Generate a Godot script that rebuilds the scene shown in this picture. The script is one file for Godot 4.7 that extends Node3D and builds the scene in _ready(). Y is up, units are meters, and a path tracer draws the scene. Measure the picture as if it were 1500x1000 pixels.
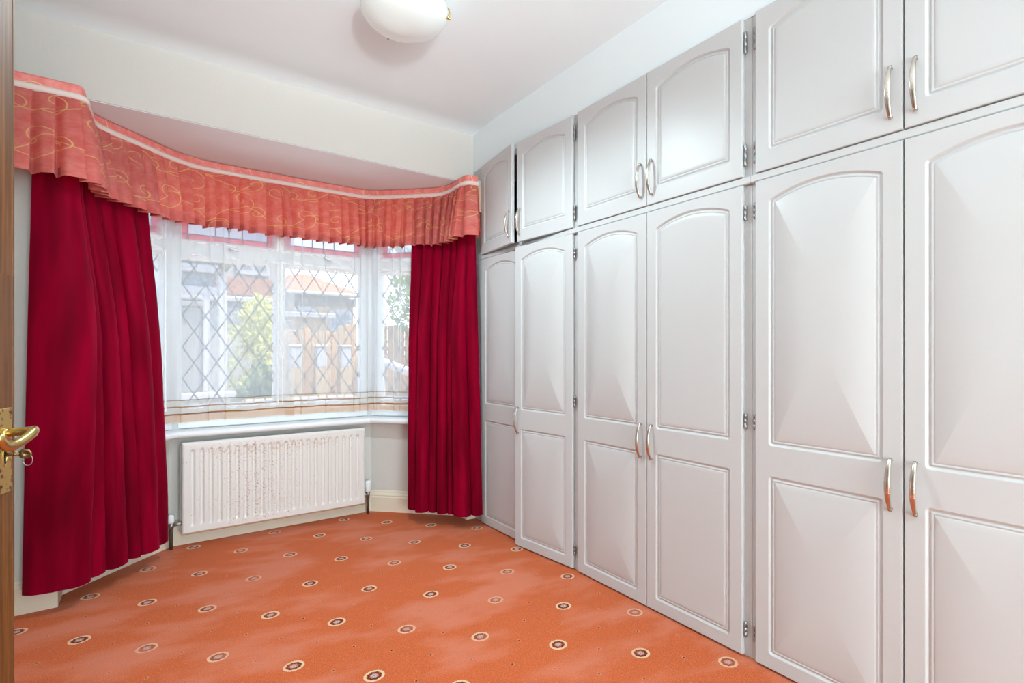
extends Node3D
# A bedroom bay window with crimson curtains, a salmon valance, a radiator and a wall of white fitted wardrobes.
# x runs along the window wall, z towards the viewer, y up; metres.

const PX := 1.757      # front face of the wardrobe doors
const FX := 1.778      # face of the wardrobe frames and of the bulkhead above
const BACK := -2.99    # face of the window wall
const CEIL := 2.585
const SOFFIT := 2.246

var M := {}
var taken := {}
var rng := RandomNumberGenerator.new()

func _ready():
	# ---- camera, sky, sun, lights, exposure
	var cam := Camera3D.new()
	cam.name = "camera"
	cam.projection = Camera3D.PROJECTION_FRUSTUM
	cam.near = 0.05
	cam.far = 300.0
	cam.size = 2.0 * 0.05 * 500.0 / 754.5
	cam.frustum_offset = Vector2(0, 18.0 / 754.5 * 0.05)
	cam.position = Vector3(0, 1.1, 0)
	cam.rotation = Vector3(0, -atan(529.0 / 754.5), 0)
	add_child(cam)
	cam.current = true

	var sky_mat := ProceduralSkyMaterial.new()
	sky_mat.sky_top_color = Color(0.64, 0.74, 0.90)
	sky_mat.sky_horizon_color = Color(0.92, 0.93, 0.95)
	sky_mat.ground_bottom_color = Color(0.45, 0.44, 0.42)
	sky_mat.ground_horizon_color = Color(0.62, 0.62, 0.60)
	sky_mat.sky_energy_multiplier = SKY_E
	sky_mat.ground_energy_multiplier = SKY_E
	sky_mat.sun_angle_max = 5.0
	var sky := Sky.new()
	sky.sky_material = sky_mat
	var env := Environment.new()
	env.background_mode = Environment.BG_SKY
	env.sky = sky
	env.tonemap_mode = Environment.TONE_MAPPER_LINEAR
	env.tonemap_exposure = EXPOSURE
	env.sdfgi_enabled = true
	env.ssao_enabled = true
	env.ssil_enabled = true
	var we := WorldEnvironment.new()
	we.name = "world_environment"
	we.environment = env
	add_child(we)

	var sun := DirectionalLight3D.new()
	sun.name = "sun"
	sun.light_energy = SUN_E
	sun.light_color = Color(1.0, 0.95, 0.87)
	sun.light_angular_distance = 1.0
	sun.rotation_degrees = Vector3(-74, 50, 0)
	sun.shadow_enabled = true
	add_child(sun)
	# fill added behind the viewer: a spot and a rear area light
	# tilted uplighter out of view behind the viewer, added to brighten the ceiling
	var up := SpotLight3D.new()
	up.name = "ceiling_fill_beam"
	up.light_energy = UP_FILL_E
	up.light_color = Color(0.93, 0.975, 0.99)
	up.spot_angle = 27.0
	up.spot_angle_attenuation = 1.0
	up.spot_range = 12.0
	up.spot_attenuation = 2.0
	up.light_size = 0.12
	up.shadow_enabled = true
	up.position = FILL_UPLIGHT + Vector3(0.04, 1.22, -0.16)
	up.rotation_degrees = Vector3(36, -14, 0)
	add_child(up)
	area("rear_fill_light", Vector3(0.45, 1.10, REAR - 0.05), 0.0, 0.0, Vector2(1.6, 1.6), REAR_FILL_E, Color(0.86, 0.97, 1.0))  # added fill just in front of the rear glowing panel

	rng.seed = 7
	materials()
	shell()
	bay()
	windows()
	outside()
	wardrobes()
	valance()
	curtains()
	nets()
	radiator()
	ceiling_light()
	room_door()
	fill_uplighter()

const FILL_UPLIGHT := Vector3(-0.15, 0, 2.0)
const UP_FILL_E := 16.5
const SKY_E := 1.55
const EXPOSURE := 1.24
const SUN_E := 3.0
const REAR_FILL_E := 9.5
const LAMP_FILL_E := 2.0
const REAR := 2.7

func area(called: String, at: Vector3, yaw: float, pitch: float, size: Vector2, energy: float, color: Color):
	var l := AreaLight3D.new()
	l.name = called
	l.area_size = size
	l.area_normalize_energy = true
	l.light_energy = energy
	l.light_color = color
	l.shadow_enabled = true
	l.position = at
	# an area light shines along its own -z
	l.rotation = Vector3(deg_to_rad(pitch), yaw, 0)
	l.set("area_range", 12.0)
	add_child(l)

# ---------------------------------------------------------------- naming
func numbered(called: String) -> String:
	var n: int = taken.get(called, 0)
	taken[called] = n + 1
	return called if n == 0 else "%s_%03d" % [called, n]

func tag(o: Node, label := "", category := "", group := "", kind := ""):
	if label: o.set_meta("label", label)
	if category: o.set_meta("category", category)
	if group: o.set_meta("group", group)
	if kind: o.set_meta("kind", kind)
	return o

func thing(called: String, label: String, category: String, at := Vector3.ZERO, turn := 0.0, group := "", kind := "") -> Node3D:
	var o := Node3D.new()
	o.name = numbered(called)
	o.position = at
	o.rotation.y = turn
	add_child(o)
	tag(o, label, category, group, kind)
	return o

func mesh_of(st: SurfaceTool) -> ArrayMesh:
	st.generate_normals()
	return st.commit()

func obj(called: String, mesh: Mesh, mat: Material, parent: Node = null) -> MeshInstance3D:
	var o := MeshInstance3D.new()
	o.mesh = mesh
	o.material_override = mat
	o.cast_shadow = GeometryInstance3D.SHADOW_CASTING_SETTING_ON
	if parent == null:
		o.name = numbered(called)
		add_child(o)
	else:
		# parts: three-digit numbers for repeats under one parent
		var n := 0
		var want := called
		while parent.has_node(NodePath(want)):
			n += 1
			want = "%s_%03d" % [called, n]
		o.name = want
		parent.add_child(o, true)
	return o

func put(called: String, st: SurfaceTool, mat: Material, parent: Node = null) -> MeshInstance3D:
	return obj(called, mesh_of(st), mat, parent)

func struct(called: String, st: SurfaceTool, mat: Material, label: String, category: String, parent: Node = null) -> MeshInstance3D:
	var o := put(called, st, mat, parent)
	if parent == null:
		tag(o, label, category, "", "structure")
	return o

# ---------------------------------------------------------------- shape helpers
func new_st(smooth := false) -> SurfaceTool:
	var st := SurfaceTool.new()
	st.begin(Mesh.PRIMITIVE_TRIANGLES)
	st.set_smooth_group(0 if smooth else -1)
	return st

func smooth(st: SurfaceTool, on: bool):
	st.set_smooth_group(0 if on else -1)

# corners counter-clockwise seen from outside
func tri(st: SurfaceTool, a: Vector3, b: Vector3, c: Vector3, ua := Vector2.ZERO, ub := Vector2.ZERO, uc := Vector2.ZERO):
	st.set_uv(ua); st.add_vertex(a)
	st.set_uv(uc); st.add_vertex(c)
	st.set_uv(ub); st.add_vertex(b)

func quad(st: SurfaceTool, a: Vector3, b: Vector3, c: Vector3, d: Vector3, ua := Vector2.ZERO, ub := Vector2.ZERO, uc := Vector2.ZERO, ud := Vector2.ZERO):
	tri(st, a, b, c, ua, ub, uc)
	tri(st, a, c, d, ua, uc, ud)

# a grid of points p[i][j]; outside is du x dv
func grid(st: SurfaceTool, p: Array, uv: Array = []):
	var z := Vector2.ZERO
	for i in p.size() - 1:
		for j in p[i].size() - 1:
			if uv.is_empty():
				quad(st, p[i][j], p[i + 1][j], p[i + 1][j + 1], p[i][j + 1], z, z, z, z)
			else:
				quad(st, p[i][j], p[i + 1][j], p[i + 1][j + 1], p[i][j + 1], uv[i][j], uv[i + 1][j], uv[i + 1][j + 1], uv[i][j + 1])

# a box with chamfered edges between two corners, in a frame
func box(st: SurfaceTool, lo: Vector3, hi: Vector3, c := 0.0, t := Transform3D()):
	if c <= 0.0:
		var v := []
		for k in 8:
			v.append(t * Vector3(hi.x if k & 1 else lo.x, hi.y if k & 2 else lo.y, hi.z if k & 4 else lo.z))
		quad(st, v[4], v[5], v[7], v[6]); quad(st, v[1], v[0], v[2], v[3])
		quad(st, v[5], v[1], v[3], v[7]); quad(st, v[0], v[4], v[6], v[2])
		quad(st, v[6], v[7], v[3], v[2]); quad(st, v[0], v[1], v[5], v[4])
		return
	var m := (lo + hi) / 2.0
	var h := (hi - lo) / 2.0
	c = minf(c, minf(h.x, minf(h.y, h.z)) * 0.9)
	# for each axis and sign a face, then edges and corners
	var f := func(ax: int, s: float, a: float, b: float) -> Vector3:
		var o := Vector3.ZERO
		o[ax] = s * h[ax]
		var u := (ax + 1) % 3
		var w := (ax + 2) % 3
		o[u] = a * (h[u] - c)
		o[w] = b * (h[w] - c)
		return t * (m + o)
	for ax in 3:
		for s in [1.0, -1.0]:
			quad(st, f.call(ax, s, -s, -1.0), f.call(ax, s, s, -1.0), f.call(ax, s, s, 1.0), f.call(ax, s, -s, 1.0))
	for ax in 3:
		var u := (ax + 1) % 3
		for s in [1.0, -1.0]:
			for r in [1.0, -1.0]:
				# edge between face (ax, s) and face (u, r), along w
				var p0: Vector3 = f.call(ax, s, r, -1.0)
				var p1: Vector3 = f.call(ax, s, r, 1.0)
				var q0: Vector3 = f.call(u, r, -1.0, s)
				var q1: Vector3 = f.call(u, r, 1.0, s)
				if s * r > 0:
					quad(st, p0, q0, q1, p1)
				else:
					quad(st, q0, p0, p1, q1)
	for sx in [1.0, -1.0]:
		for sy in [1.0, -1.0]:
			for sz in [1.0, -1.0]:
				var a: Vector3 = f.call(0, sx, sy, sz)
				var b: Vector3 = f.call(1, sy, sz, sx)
				var d: Vector3 = f.call(2, sz, sx, sy)
				if sx * sy * sz > 0:
					tri(st, a, b, d)
				else:
					tri(st, a, d, b)

func box_mesh(lo: Vector3, hi: Vector3, c := 0.0) -> ArrayMesh:
	var st := new_st()
	box(st, lo, hi, c)
	return mesh_of(st)

# a prism over a polygon in (x, z), from y0 to y1
func prism(st: SurfaceTool, poly: PackedVector2Array, y0: float, y1: float, uvs := 1.0):
	var p := poly
	var twice := 0.0
	for k in p.size():
		twice += p[k].cross(p[(k + 1) % p.size()])
	if twice < 0.0:
		p = p.duplicate()
		p.reverse()
	var idx := Geometry2D.triangulate_polygon(p)
	for k in range(0, idx.size(), 3):
		var a := p[idx[k]]
		var b := p[idx[k + 1]]
		var c := p[idx[k + 2]]
		if (b - a).cross(c - a) > 0.0:
			var q := b
			b = c
			c = q
		tri(st, Vector3(a.x, y1, a.y), Vector3(b.x, y1, b.y), Vector3(c.x, y1, c.y), a * uvs, b * uvs, c * uvs)
		tri(st, Vector3(a.x, y0, a.y), Vector3(c.x, y0, c.y), Vector3(b.x, y0, b.y), a * uvs, c * uvs, b * uvs)
	for k in p.size():
		var a := p[k]
		var b := p[(k + 1) % p.size()]
		quad(st, Vector3(b.x, y0, b.y), Vector3(a.x, y0, a.y), Vector3(a.x, y1, a.y), Vector3(b.x, y1, b.y))

# a round tube along points, radii per point (or one), optionally flattened
func tube(st: SurfaceTool, pts: Array, radii: Array, sides := 10, caps := true, wide := 1.0, ref := Vector3.UP):
	var rings := []
	var n := pts.size()
	for i in n:
		var d: Vector3 = (pts[mini(i + 1, n - 1)] - pts[maxi(i - 1, 0)]).normalized()
		var r := ref if absf(d.dot(ref)) < 0.98 else (Vector3.RIGHT if absf(d.x) < 0.9 else Vector3.BACK)
		var a := (r - d * r.dot(d)).normalized()
		var b := d.cross(a)
		var ring := []
		var rad: float = radii[mini(i, radii.size() - 1)]
		for k in sides + 1:
			var w := TAU * k / sides
			ring.append(pts[i] + a * cos(w) * rad + b * sin(w) * rad * wide)
		rings.append(ring)
	for i in n - 1:
		for k in sides:
			quad(st, rings[i][k], rings[i][k + 1], rings[i + 1][k + 1], rings[i + 1][k])
	if caps:
		for k in sides:
			tri(st, pts[0], rings[0][k + 1], rings[0][k])
			tri(st, pts[n - 1], rings[n - 1][k], rings[n - 1][k + 1])

# turns a profile of (radius, height) round the y axis of a frame
func lathe(st: SurfaceTool, prof: Array, sides := 32, t := Transform3D()):
	var p := []
	for i in sides + 1:
		var w := TAU * i / sides
		var col := []
		for q in prof:
			col.append(t * Vector3(cos(w) * q.x, q.y, -sin(w) * q.x))
		p.append(col)
	grid(st, p)

# sweeps a profile of (out, y) along a path in (x, z); out is to the room's side (left turn of the path's heading, mitred)
func sweep(st: SurfaceTool, path: Array, prof: Array, ends := true):
	var cols := []
	for i in path.size():
		var n := side_at(path, i)
		var col := []
		for q in prof:
			col.append(Vector3(path[i].x + n.x * q.x, q.y, path[i].y + n.y * q.x))
		cols.append(col)
	grid(st, cols)
	if ends:
		for e in [0, path.size() - 1]:
			for k in range(1, prof.size() - 1):
				if e == 0:
					tri(st, cols[e][0], cols[e][k], cols[e][k + 1])
				else:
					tri(st, cols[e][0], cols[e][k + 1], cols[e][k])

func side_at(path: Array, i: int) -> Vector2:
	var a: Vector2 = (path[i] - path[i - 1]).normalized() if i > 0 else Vector2.ZERO
	var b: Vector2 = (path[i + 1] - path[i]).normalized() if i < path.size() - 1 else Vector2.ZERO
	if i == 0: a = b
	if i == path.size() - 1: b = a
	var na := Vector2(-a.y, a.x)
	var nb := Vector2(-b.y, b.x)
	var m := (na + nb).normalized()
	return m / maxf(m.dot(na), 0.3)

func offset_path(path: Array, d: float) -> Array:
	var o := []
	for i in path.size():
		o.append(path[i] + side_at(path, i) * d)
	return o

# an even resampling of a smooth curve through points
func smooth_path(pts: Array, step: float) -> Array:
	var c := Curve2D.new()
	c.bake_interval = 0.004
	for i in pts.size():
		var t: Vector2 = (pts[mini(i + 1, pts.size() - 1)] - pts[maxi(i - 1, 0)]) / 6.0
		var before: float = (pts[i] - pts[maxi(i - 1, 0)]).length() / 3.0
		var after: float = (pts[mini(i + 1, pts.size() - 1)] - pts[i]).length() / 3.0
		var d := t.normalized()
		c.add_point(pts[i], -d * before, d * after)
	var length := c.get_baked_length()
	var n := int(ceil(length / step))
	var o := []
	for i in n + 1:
		o.append(c.sample_baked(length * i / n, true))
	return o

func poly_at(pts: Array, s: float) -> Vector2:
	# a point at share s of an evenly sampled path
	var f := clampf(s, 0.0, 1.0) * (pts.size() - 1)
	var i := mini(int(f), pts.size() - 2)
	return pts[i].lerp(pts[i + 1], f - i)

# ---------------------------------------------------------------- materials
func mat(called: String, color: Color, rough := 0.6, metal := 0.0) -> StandardMaterial3D:
	var m := StandardMaterial3D.new()
	m.resource_name = called
	m.albedo_color = color
	m.roughness = rough
	m.metallic = metal
	M[called] = m
	return m

func noise_tex(freq: float, size := 512, octaves := 4, seed_ := 1, as_normal := false, bump := 4.0, lo := 0.0, hi := 1.0) -> NoiseTexture2D:
	var n := FastNoiseLite.new()
	n.seed = seed_
	n.frequency = freq
	n.fractal_octaves = octaves
	var t := NoiseTexture2D.new()
	t.noise = n
	t.width = size
	t.height = size
	t.seamless = true
	t.as_normal_map = as_normal
	t.bump_strength = bump
	if not as_normal:
		var g := Gradient.new()
		g.colors = PackedColorArray([Color(lo, lo, lo), Color(hi, hi, hi)])
		t.color_ramp = g
	return t

func pic(w: int, h: int, data: PackedByteArray, alpha := false) -> ImageTexture:
	return ImageTexture.create_from_image(Image.create_from_data(w, h, false, Image.FORMAT_RGBA8 if alpha else Image.FORMAT_RGB8, data))

func bytes(w: int, h: int, f: Callable) -> PackedByteArray:
	var d := PackedByteArray()
	d.resize(w * h * 3)
	var k := 0
	for y in h:
		for x in w:
			var c: Color = f.call(x, y)
			d[k] = clampi(int(c.r * 255.0 + 0.5), 0, 255)
			d[k + 1] = clampi(int(c.g * 255.0 + 0.5), 0, 255)
			d[k + 2] = clampi(int(c.b * 255.0 + 0.5), 0, 255)
			k += 3
	return d

func blend(d: PackedByteArray, w: int, h: int, x: int, y: int, c: Color, a: float):
	var k := (posmod(y, h) * w + posmod(x, w)) * 3
	d[k] = int(lerpf(d[k], c.r * 255.0, a))
	d[k + 1] = int(lerpf(d[k + 1], c.g * 255.0, a))
	d[k + 2] = int(lerpf(d[k + 2], c.b * 255.0, a))

# a soft dot drawn into a repeating picture
func dab(d: PackedByteArray, w: int, h: int, p: Vector2, r: float, c: Color, a := 1.0):
	var n := int(ceil(r + 1.0))
	for j in range(-n, n + 1):
		for i in range(-n, n + 1):
			var q := Vector2(floor(p.x) + i + 0.5, floor(p.y) + j + 0.5)
			var v := clampf(r + 0.5 - q.distance_to(p), 0.0, 1.0)
			if v > 0.0:
				blend(d, w, h, int(floor(p.x)) + i, int(floor(p.y)) + j, c, v * a)

func stroke(d: PackedByteArray, w: int, h: int, pts: Array, r: float, c: Color, a := 1.0):
	for i in pts.size() - 1:
		var n := maxi(1, int(pts[i].distance_to(pts[i + 1]) / maxf(r * 0.7, 0.7)))
		for k in n:
			dab(d, w, h, pts[i].lerp(pts[i + 1], float(k) / n), r, c, a)

# a scroll: an arm that runs in from a point and curls up
func scroll(from: Vector2, centre: Vector2, turns: float, hand: float) -> Array:
	var out := []
	var r0 := from.distance_to(centre)
	var a0 := (from - centre).angle()
	for k in 60:
		var t := k / 59.0
		out.append(centre + Vector2.from_angle(a0 + hand * t * turns * TAU) * r0 * (pow(1.0 - t, 1.25) * 0.93 + 0.07))
	return out

func materials():
	mat("ceiling_paint", Color(0.925, 0.955, 0.965), 0.9)
	mat("white_gloss", Color(0.93, 0.935, 0.94), 0.35)
	mat("white_plastic", Color(0.92, 0.93, 0.94), 0.3)
	mat("cream_gloss", Color(0.90, 0.85, 0.77), 0.45)
	mat("carcass_shade", Color(0.28, 0.25, 0.22), 0.9)  # dark tone painted for the shade inside the carcasses
	var vinyl := mat("white_vinyl", Color(0.785, 0.785, 0.785), 0.38)
	vinyl.normal_enabled = true
	vinyl.normal_texture = noise_tex(0.02, 256, 3, 5, true, 0.6)
	vinyl.normal_scale = 0.05
	vinyl.uv1_triplanar = true
	vinyl.uv1_world_triplanar = true
	vinyl.uv1_scale = Vector3.ONE * 2.0
	mat("steel", Color(0.62, 0.62, 0.62), 0.35, 0.9)
	mat("satin_nickel", Color(0.80, 0.77, 0.73), 0.24, 1.0)
	mat("nickel_dots", Color(0.93, 0.91, 0.87), 0.2, 1.0)
	mat("brass", Color(0.80, 0.71, 0.46), 0.30, 1.0)
	mat("old_brass", Color(0.55, 0.47, 0.33), 0.4, 1.0)
	mat("iron", Color(0.30, 0.26, 0.22), 0.6, 0.4)
	mat("dark_hole", Color(0.03, 0.025, 0.02), 0.9)
	mat("lead", Color(0.46, 0.49, 0.50), 0.5, 0.3)
	mat("braid", Color(0.93, 0.86, 0.83), 0.8)
	mat("track", Color(0.85, 0.80, 0.72), 0.6)

	# frosted bowl of the lamp
	var bowl := mat("frosted_glass", Color(0.86, 0.89, 0.88), 0.22)
	bowl.emission_enabled = true
	bowl.emission = Color(0.92, 0.95, 0.95)
	bowl.emission_energy_multiplier = 0.10  # faint glow added to the bowl
	bowl.clearcoat_enabled = true
	bowl.clearcoat = 0.4

	# clear panes and the coloured glass of the top lights
	var pane := mat("pane_glass", Color(0.92, 0.96, 0.97, 0.06), 0.05)
	pane.transparency = BaseMaterial3D.TRANSPARENCY_ALPHA
	pane.metallic_specular = 0.12
	var pink := mat("pink_glass", Color(0.93, 0.42, 0.52, 0.80), 0.35)
	pink.transparency = BaseMaterial3D.TRANSPARENCY_ALPHA
	pink.backlight_enabled = true
	pink.backlight = Color(1.0, 0.45, 0.55)
	var blue := mat("pale_blue_glass", Color(0.86, 0.92, 0.99, 0.35), 0.3)
	blue.transparency = BaseMaterial3D.TRANSPARENCY_ALPHA
	blue.backlight_enabled = true
	blue.backlight = Color(0.86, 0.93, 1.0)

	var glow := mat("fill_glow", Color(0.9, 0.9, 0.9), 0.5)  # glow of the added rear panel and added lamp lens
	glow.emission_enabled = true
	glow.emission = Color(1.0, 0.99, 0.97)
	glow.emission_energy_multiplier = 0.9

	# wallpaper: off-white with a faint raised swirl
	var wp := mat("wallpaper", Color(0.84, 0.82, 0.795), 0.85)
	var w := 512
	var d := bytes(w, w, func(x, y): return Color(0.5, 0.5, 0.5) + Color(1, 1, 1) * (0.05 * (1.0 if (x / 2 + y / 3) % 2 == 0 else -1.0)))
	for k in 9:
		var c := Vector2((k % 3) * 170 + 60 + (k * 67) % 50, (k / 3) * 170 + 70 + (k * 41) % 60)
		stroke(d, w, w, scroll(c + Vector2.from_angle(k * 1.7) * 42.0, c, 1.9, 1.0 if k % 2 else -1.0), 3.2, Color(0.9, 0.9, 0.9))
	wp.heightmap_enabled = true
	wp.heightmap_texture = pic(w, w, d)
	wp.heightmap_scale = 0.09
	wp.uv1_triplanar = true
	wp.uv1_world_triplanar = true
	wp.uv1_scale = Vector3.ONE * 1.55

	carpet_material()
	valance_material()

	# crimson velvet
	var velvet := mat("velvet", Color(0.54, 0.0, 0.14), 0.6)
	velvet.metallic_specular = 0.12
	velvet.rim_enabled = true
	velvet.rim = 1.0
	velvet.rim_tint = 0.88
	velvet.albedo_texture = noise_tex(0.008, 512, 3, 21, false, 1.0, 0.70, 1.08)  # light and dark pile streaks painted in to deepen fold contrast
	velvet.uv1_scale = Vector3(2.0, 0.35, 1.0)
	velvet.normal_enabled = true
	velvet.normal_texture = noise_tex(0.03, 512, 4, 9, true, 2.0)
	velvet.normal_scale = 0.25

	# net curtain: sheer, with a peach hem and three woven lines
	var nh := 1024
	var nw := 64
	var nd := PackedByteArray()
	nd.resize(nw * nh * 4)
	var k := 0
	for y in nh:
		var up := (1.0 - (y + 0.5) / nh) * 1.5          # metres above the hem
		var c := Color(0.96, 0.97, 0.98, NET_A)
		if up < 0.004: c = Color(0.93, 0.84, 0.76, 0.75)
		elif up < 0.046: c = Color(0.95, 0.80, 0.68, 0.60)
		elif up < 0.130: c = Color(0.95, 0.93, 0.90, NET_A + 0.14)
		for line in [[0.048, 0.0045, Color(0.62, 0.40, 0.24, 0.88)], [0.090, 0.0035, Color(0.70, 0.52, 0.36, 0.8)], [0.130, 0.003, Color(0.66, 0.60, 0.55, 0.75)]]:
			if absf(up - line[0]) < line[1]: c = line[2]
		for x in nw:
			nd[k] = int(c.r * 255); nd[k + 1] = int(c.g * 255); nd[k + 2] = int(c.b * 255)
			nd[k + 3] = int(clampf(c.a, 0, 1) * 255)
			k += 4
	var net := mat("net", Color(1, 1, 1), 1.0)
	net.albedo_texture = pic(nw, nh, nd, true)
	net.transparency = BaseMaterial3D.TRANSPARENCY_ALPHA
	net.cull_mode = BaseMaterial3D.CULL_DISABLED
	net.backlight_enabled = true
	net.backlight = Color(0.9, 0.9, 0.9)

	# radiator enamel with rust freckles
	d = bytes(1024, 512, func(_x, _y): return Color(0.90, 0.875, 0.86))
	var r2 := RandomNumberGenerator.new()
	r2.seed = 31
	for n in 4200:
		var at := Vector2(r2.randfn(390, 130), r2.randf_range(20, 500))
		if n % 5 == 0: at = Vector2(r2.randf_range(60, 980), r2.randfn(62, 22))
		if n % 3 == 0: at.x = round(at.x / 46.5) * 46.5 + r2.randfn(0, 5)
		dab(d, 1024, 512, at, absf(r2.randfn(0.7, 0.7)), Color(0.62, 0.42, 0.26), r2.randf_range(0.25, 0.85))
	for n in 70:
		dab(d, 1024, 512, Vector2(r2.randf_range(150, 800), r2.randfn(70, 14)), r2.randf_range(3, 9), Color(0.66, 0.45, 0.28), 0.12)
	var enamel := mat("enamel", Color(1, 1, 1), 0.4)
	enamel.albedo_texture = pic(1024, 512, d)
	mat("rusty_edge", Color(0.78, 0.64, 0.52), 0.6)
	mat("radiator_back", Color(0.80, 0.78, 0.75), 0.6)

	# stained oak veneer of the room door
	var grain := FastNoiseLite.new()
	grain.seed = 4
	grain.frequency = 0.02
	grain.fractal_octaves = 5
	var oak := mat("stained_oak", Color(1, 1, 1), 0.42)
	oak.albedo_texture = pic(256, 1024, bytes(256, 1024, func(x, y):
		var g: float = grain.get_noise_2d(x * 7.0, y * 0.10)
		var p: float = grain.get_noise_2d(x * 30.0 + 900.0, y * 0.45)
		return Color(0.50, 0.32, 0.14).lerp(Color(0.33, 0.19, 0.07), clampf(0.5 + g * 1.1 + maxf(p, 0.0) * 0.8, 0, 1))))
	oak.uv1_triplanar = true
	oak.uv1_scale = Vector3(2.5, 0.8, 2.5)
	# worn plate: brass with red-brown corrosion
	var worn := mat("worn_brass", Color(1, 1, 1), 0.38, 0.75)
	var wn := FastNoiseLite.new()
	wn.seed = 12
	wn.frequency = 0.03
	worn.albedo_texture = pic(128, 512, bytes(128, 512, func(x, y):
		var g: float = wn.get_noise_2d(x * 1.2, y * 0.8) + 0.45 * (1.0 - absf(x - 64.0) / 40.0)
		return Color(0.78, 0.66, 0.40).lerp(Color(0.42, 0.24, 0.16), clampf(g * 2.2, 0, 1))))

	worn.uv1_triplanar = true
	worn.uv1_scale = Vector3(11, 5, 11)
	# outside
	mat("white_render", Color(0.62, 0.62, 0.61), 0.8)
	mat("outside_white", Color(0.68, 0.68, 0.69), 0.5)
	mat("garden_earth", Color(0.45, 0.43, 0.36), 0.9)
	mat("grey_render", Color(0.52, 0.52, 0.51), 0.8)
	mat("cream_render", Color(0.74, 0.64, 0.50), 0.85)
	mat("terracotta", Color(0.62, 0.40, 0.30), 0.85)
	mat("tile_hung", Color(0.64, 0.44, 0.34), 0.85)
	mat("fence_wood", Color(0.74, 0.58, 0.40), 0.8)
	mat("fence_wood_pale", Color(0.68, 0.58, 0.44), 0.8)
	mat("garden_stone", Color(0.66, 0.60, 0.52), 0.9)
	mat("bounce_ground", Color(0.80, 0.78, 0.75), 0.9)
	mat("dark_glass", Color(0.45, 0.50, 0.55), 0.12)
	mat("golden_leaf", Color(0.72, 0.73, 0.42), 0.7)
	mat("green_leaf", Color(0.46, 0.58, 0.33), 0.7)
	mat("dark_leaf", Color(0.30, 0.42, 0.26), 0.7)
	for n in ["golden_leaf", "green_leaf", "dark_leaf"]:
		M[n].backlight_enabled = true
		M[n].backlight = M[n].albedo_color
	mat("bark", Color(0.40, 0.32, 0.25), 0.9)

const NET_A := 0.41

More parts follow.
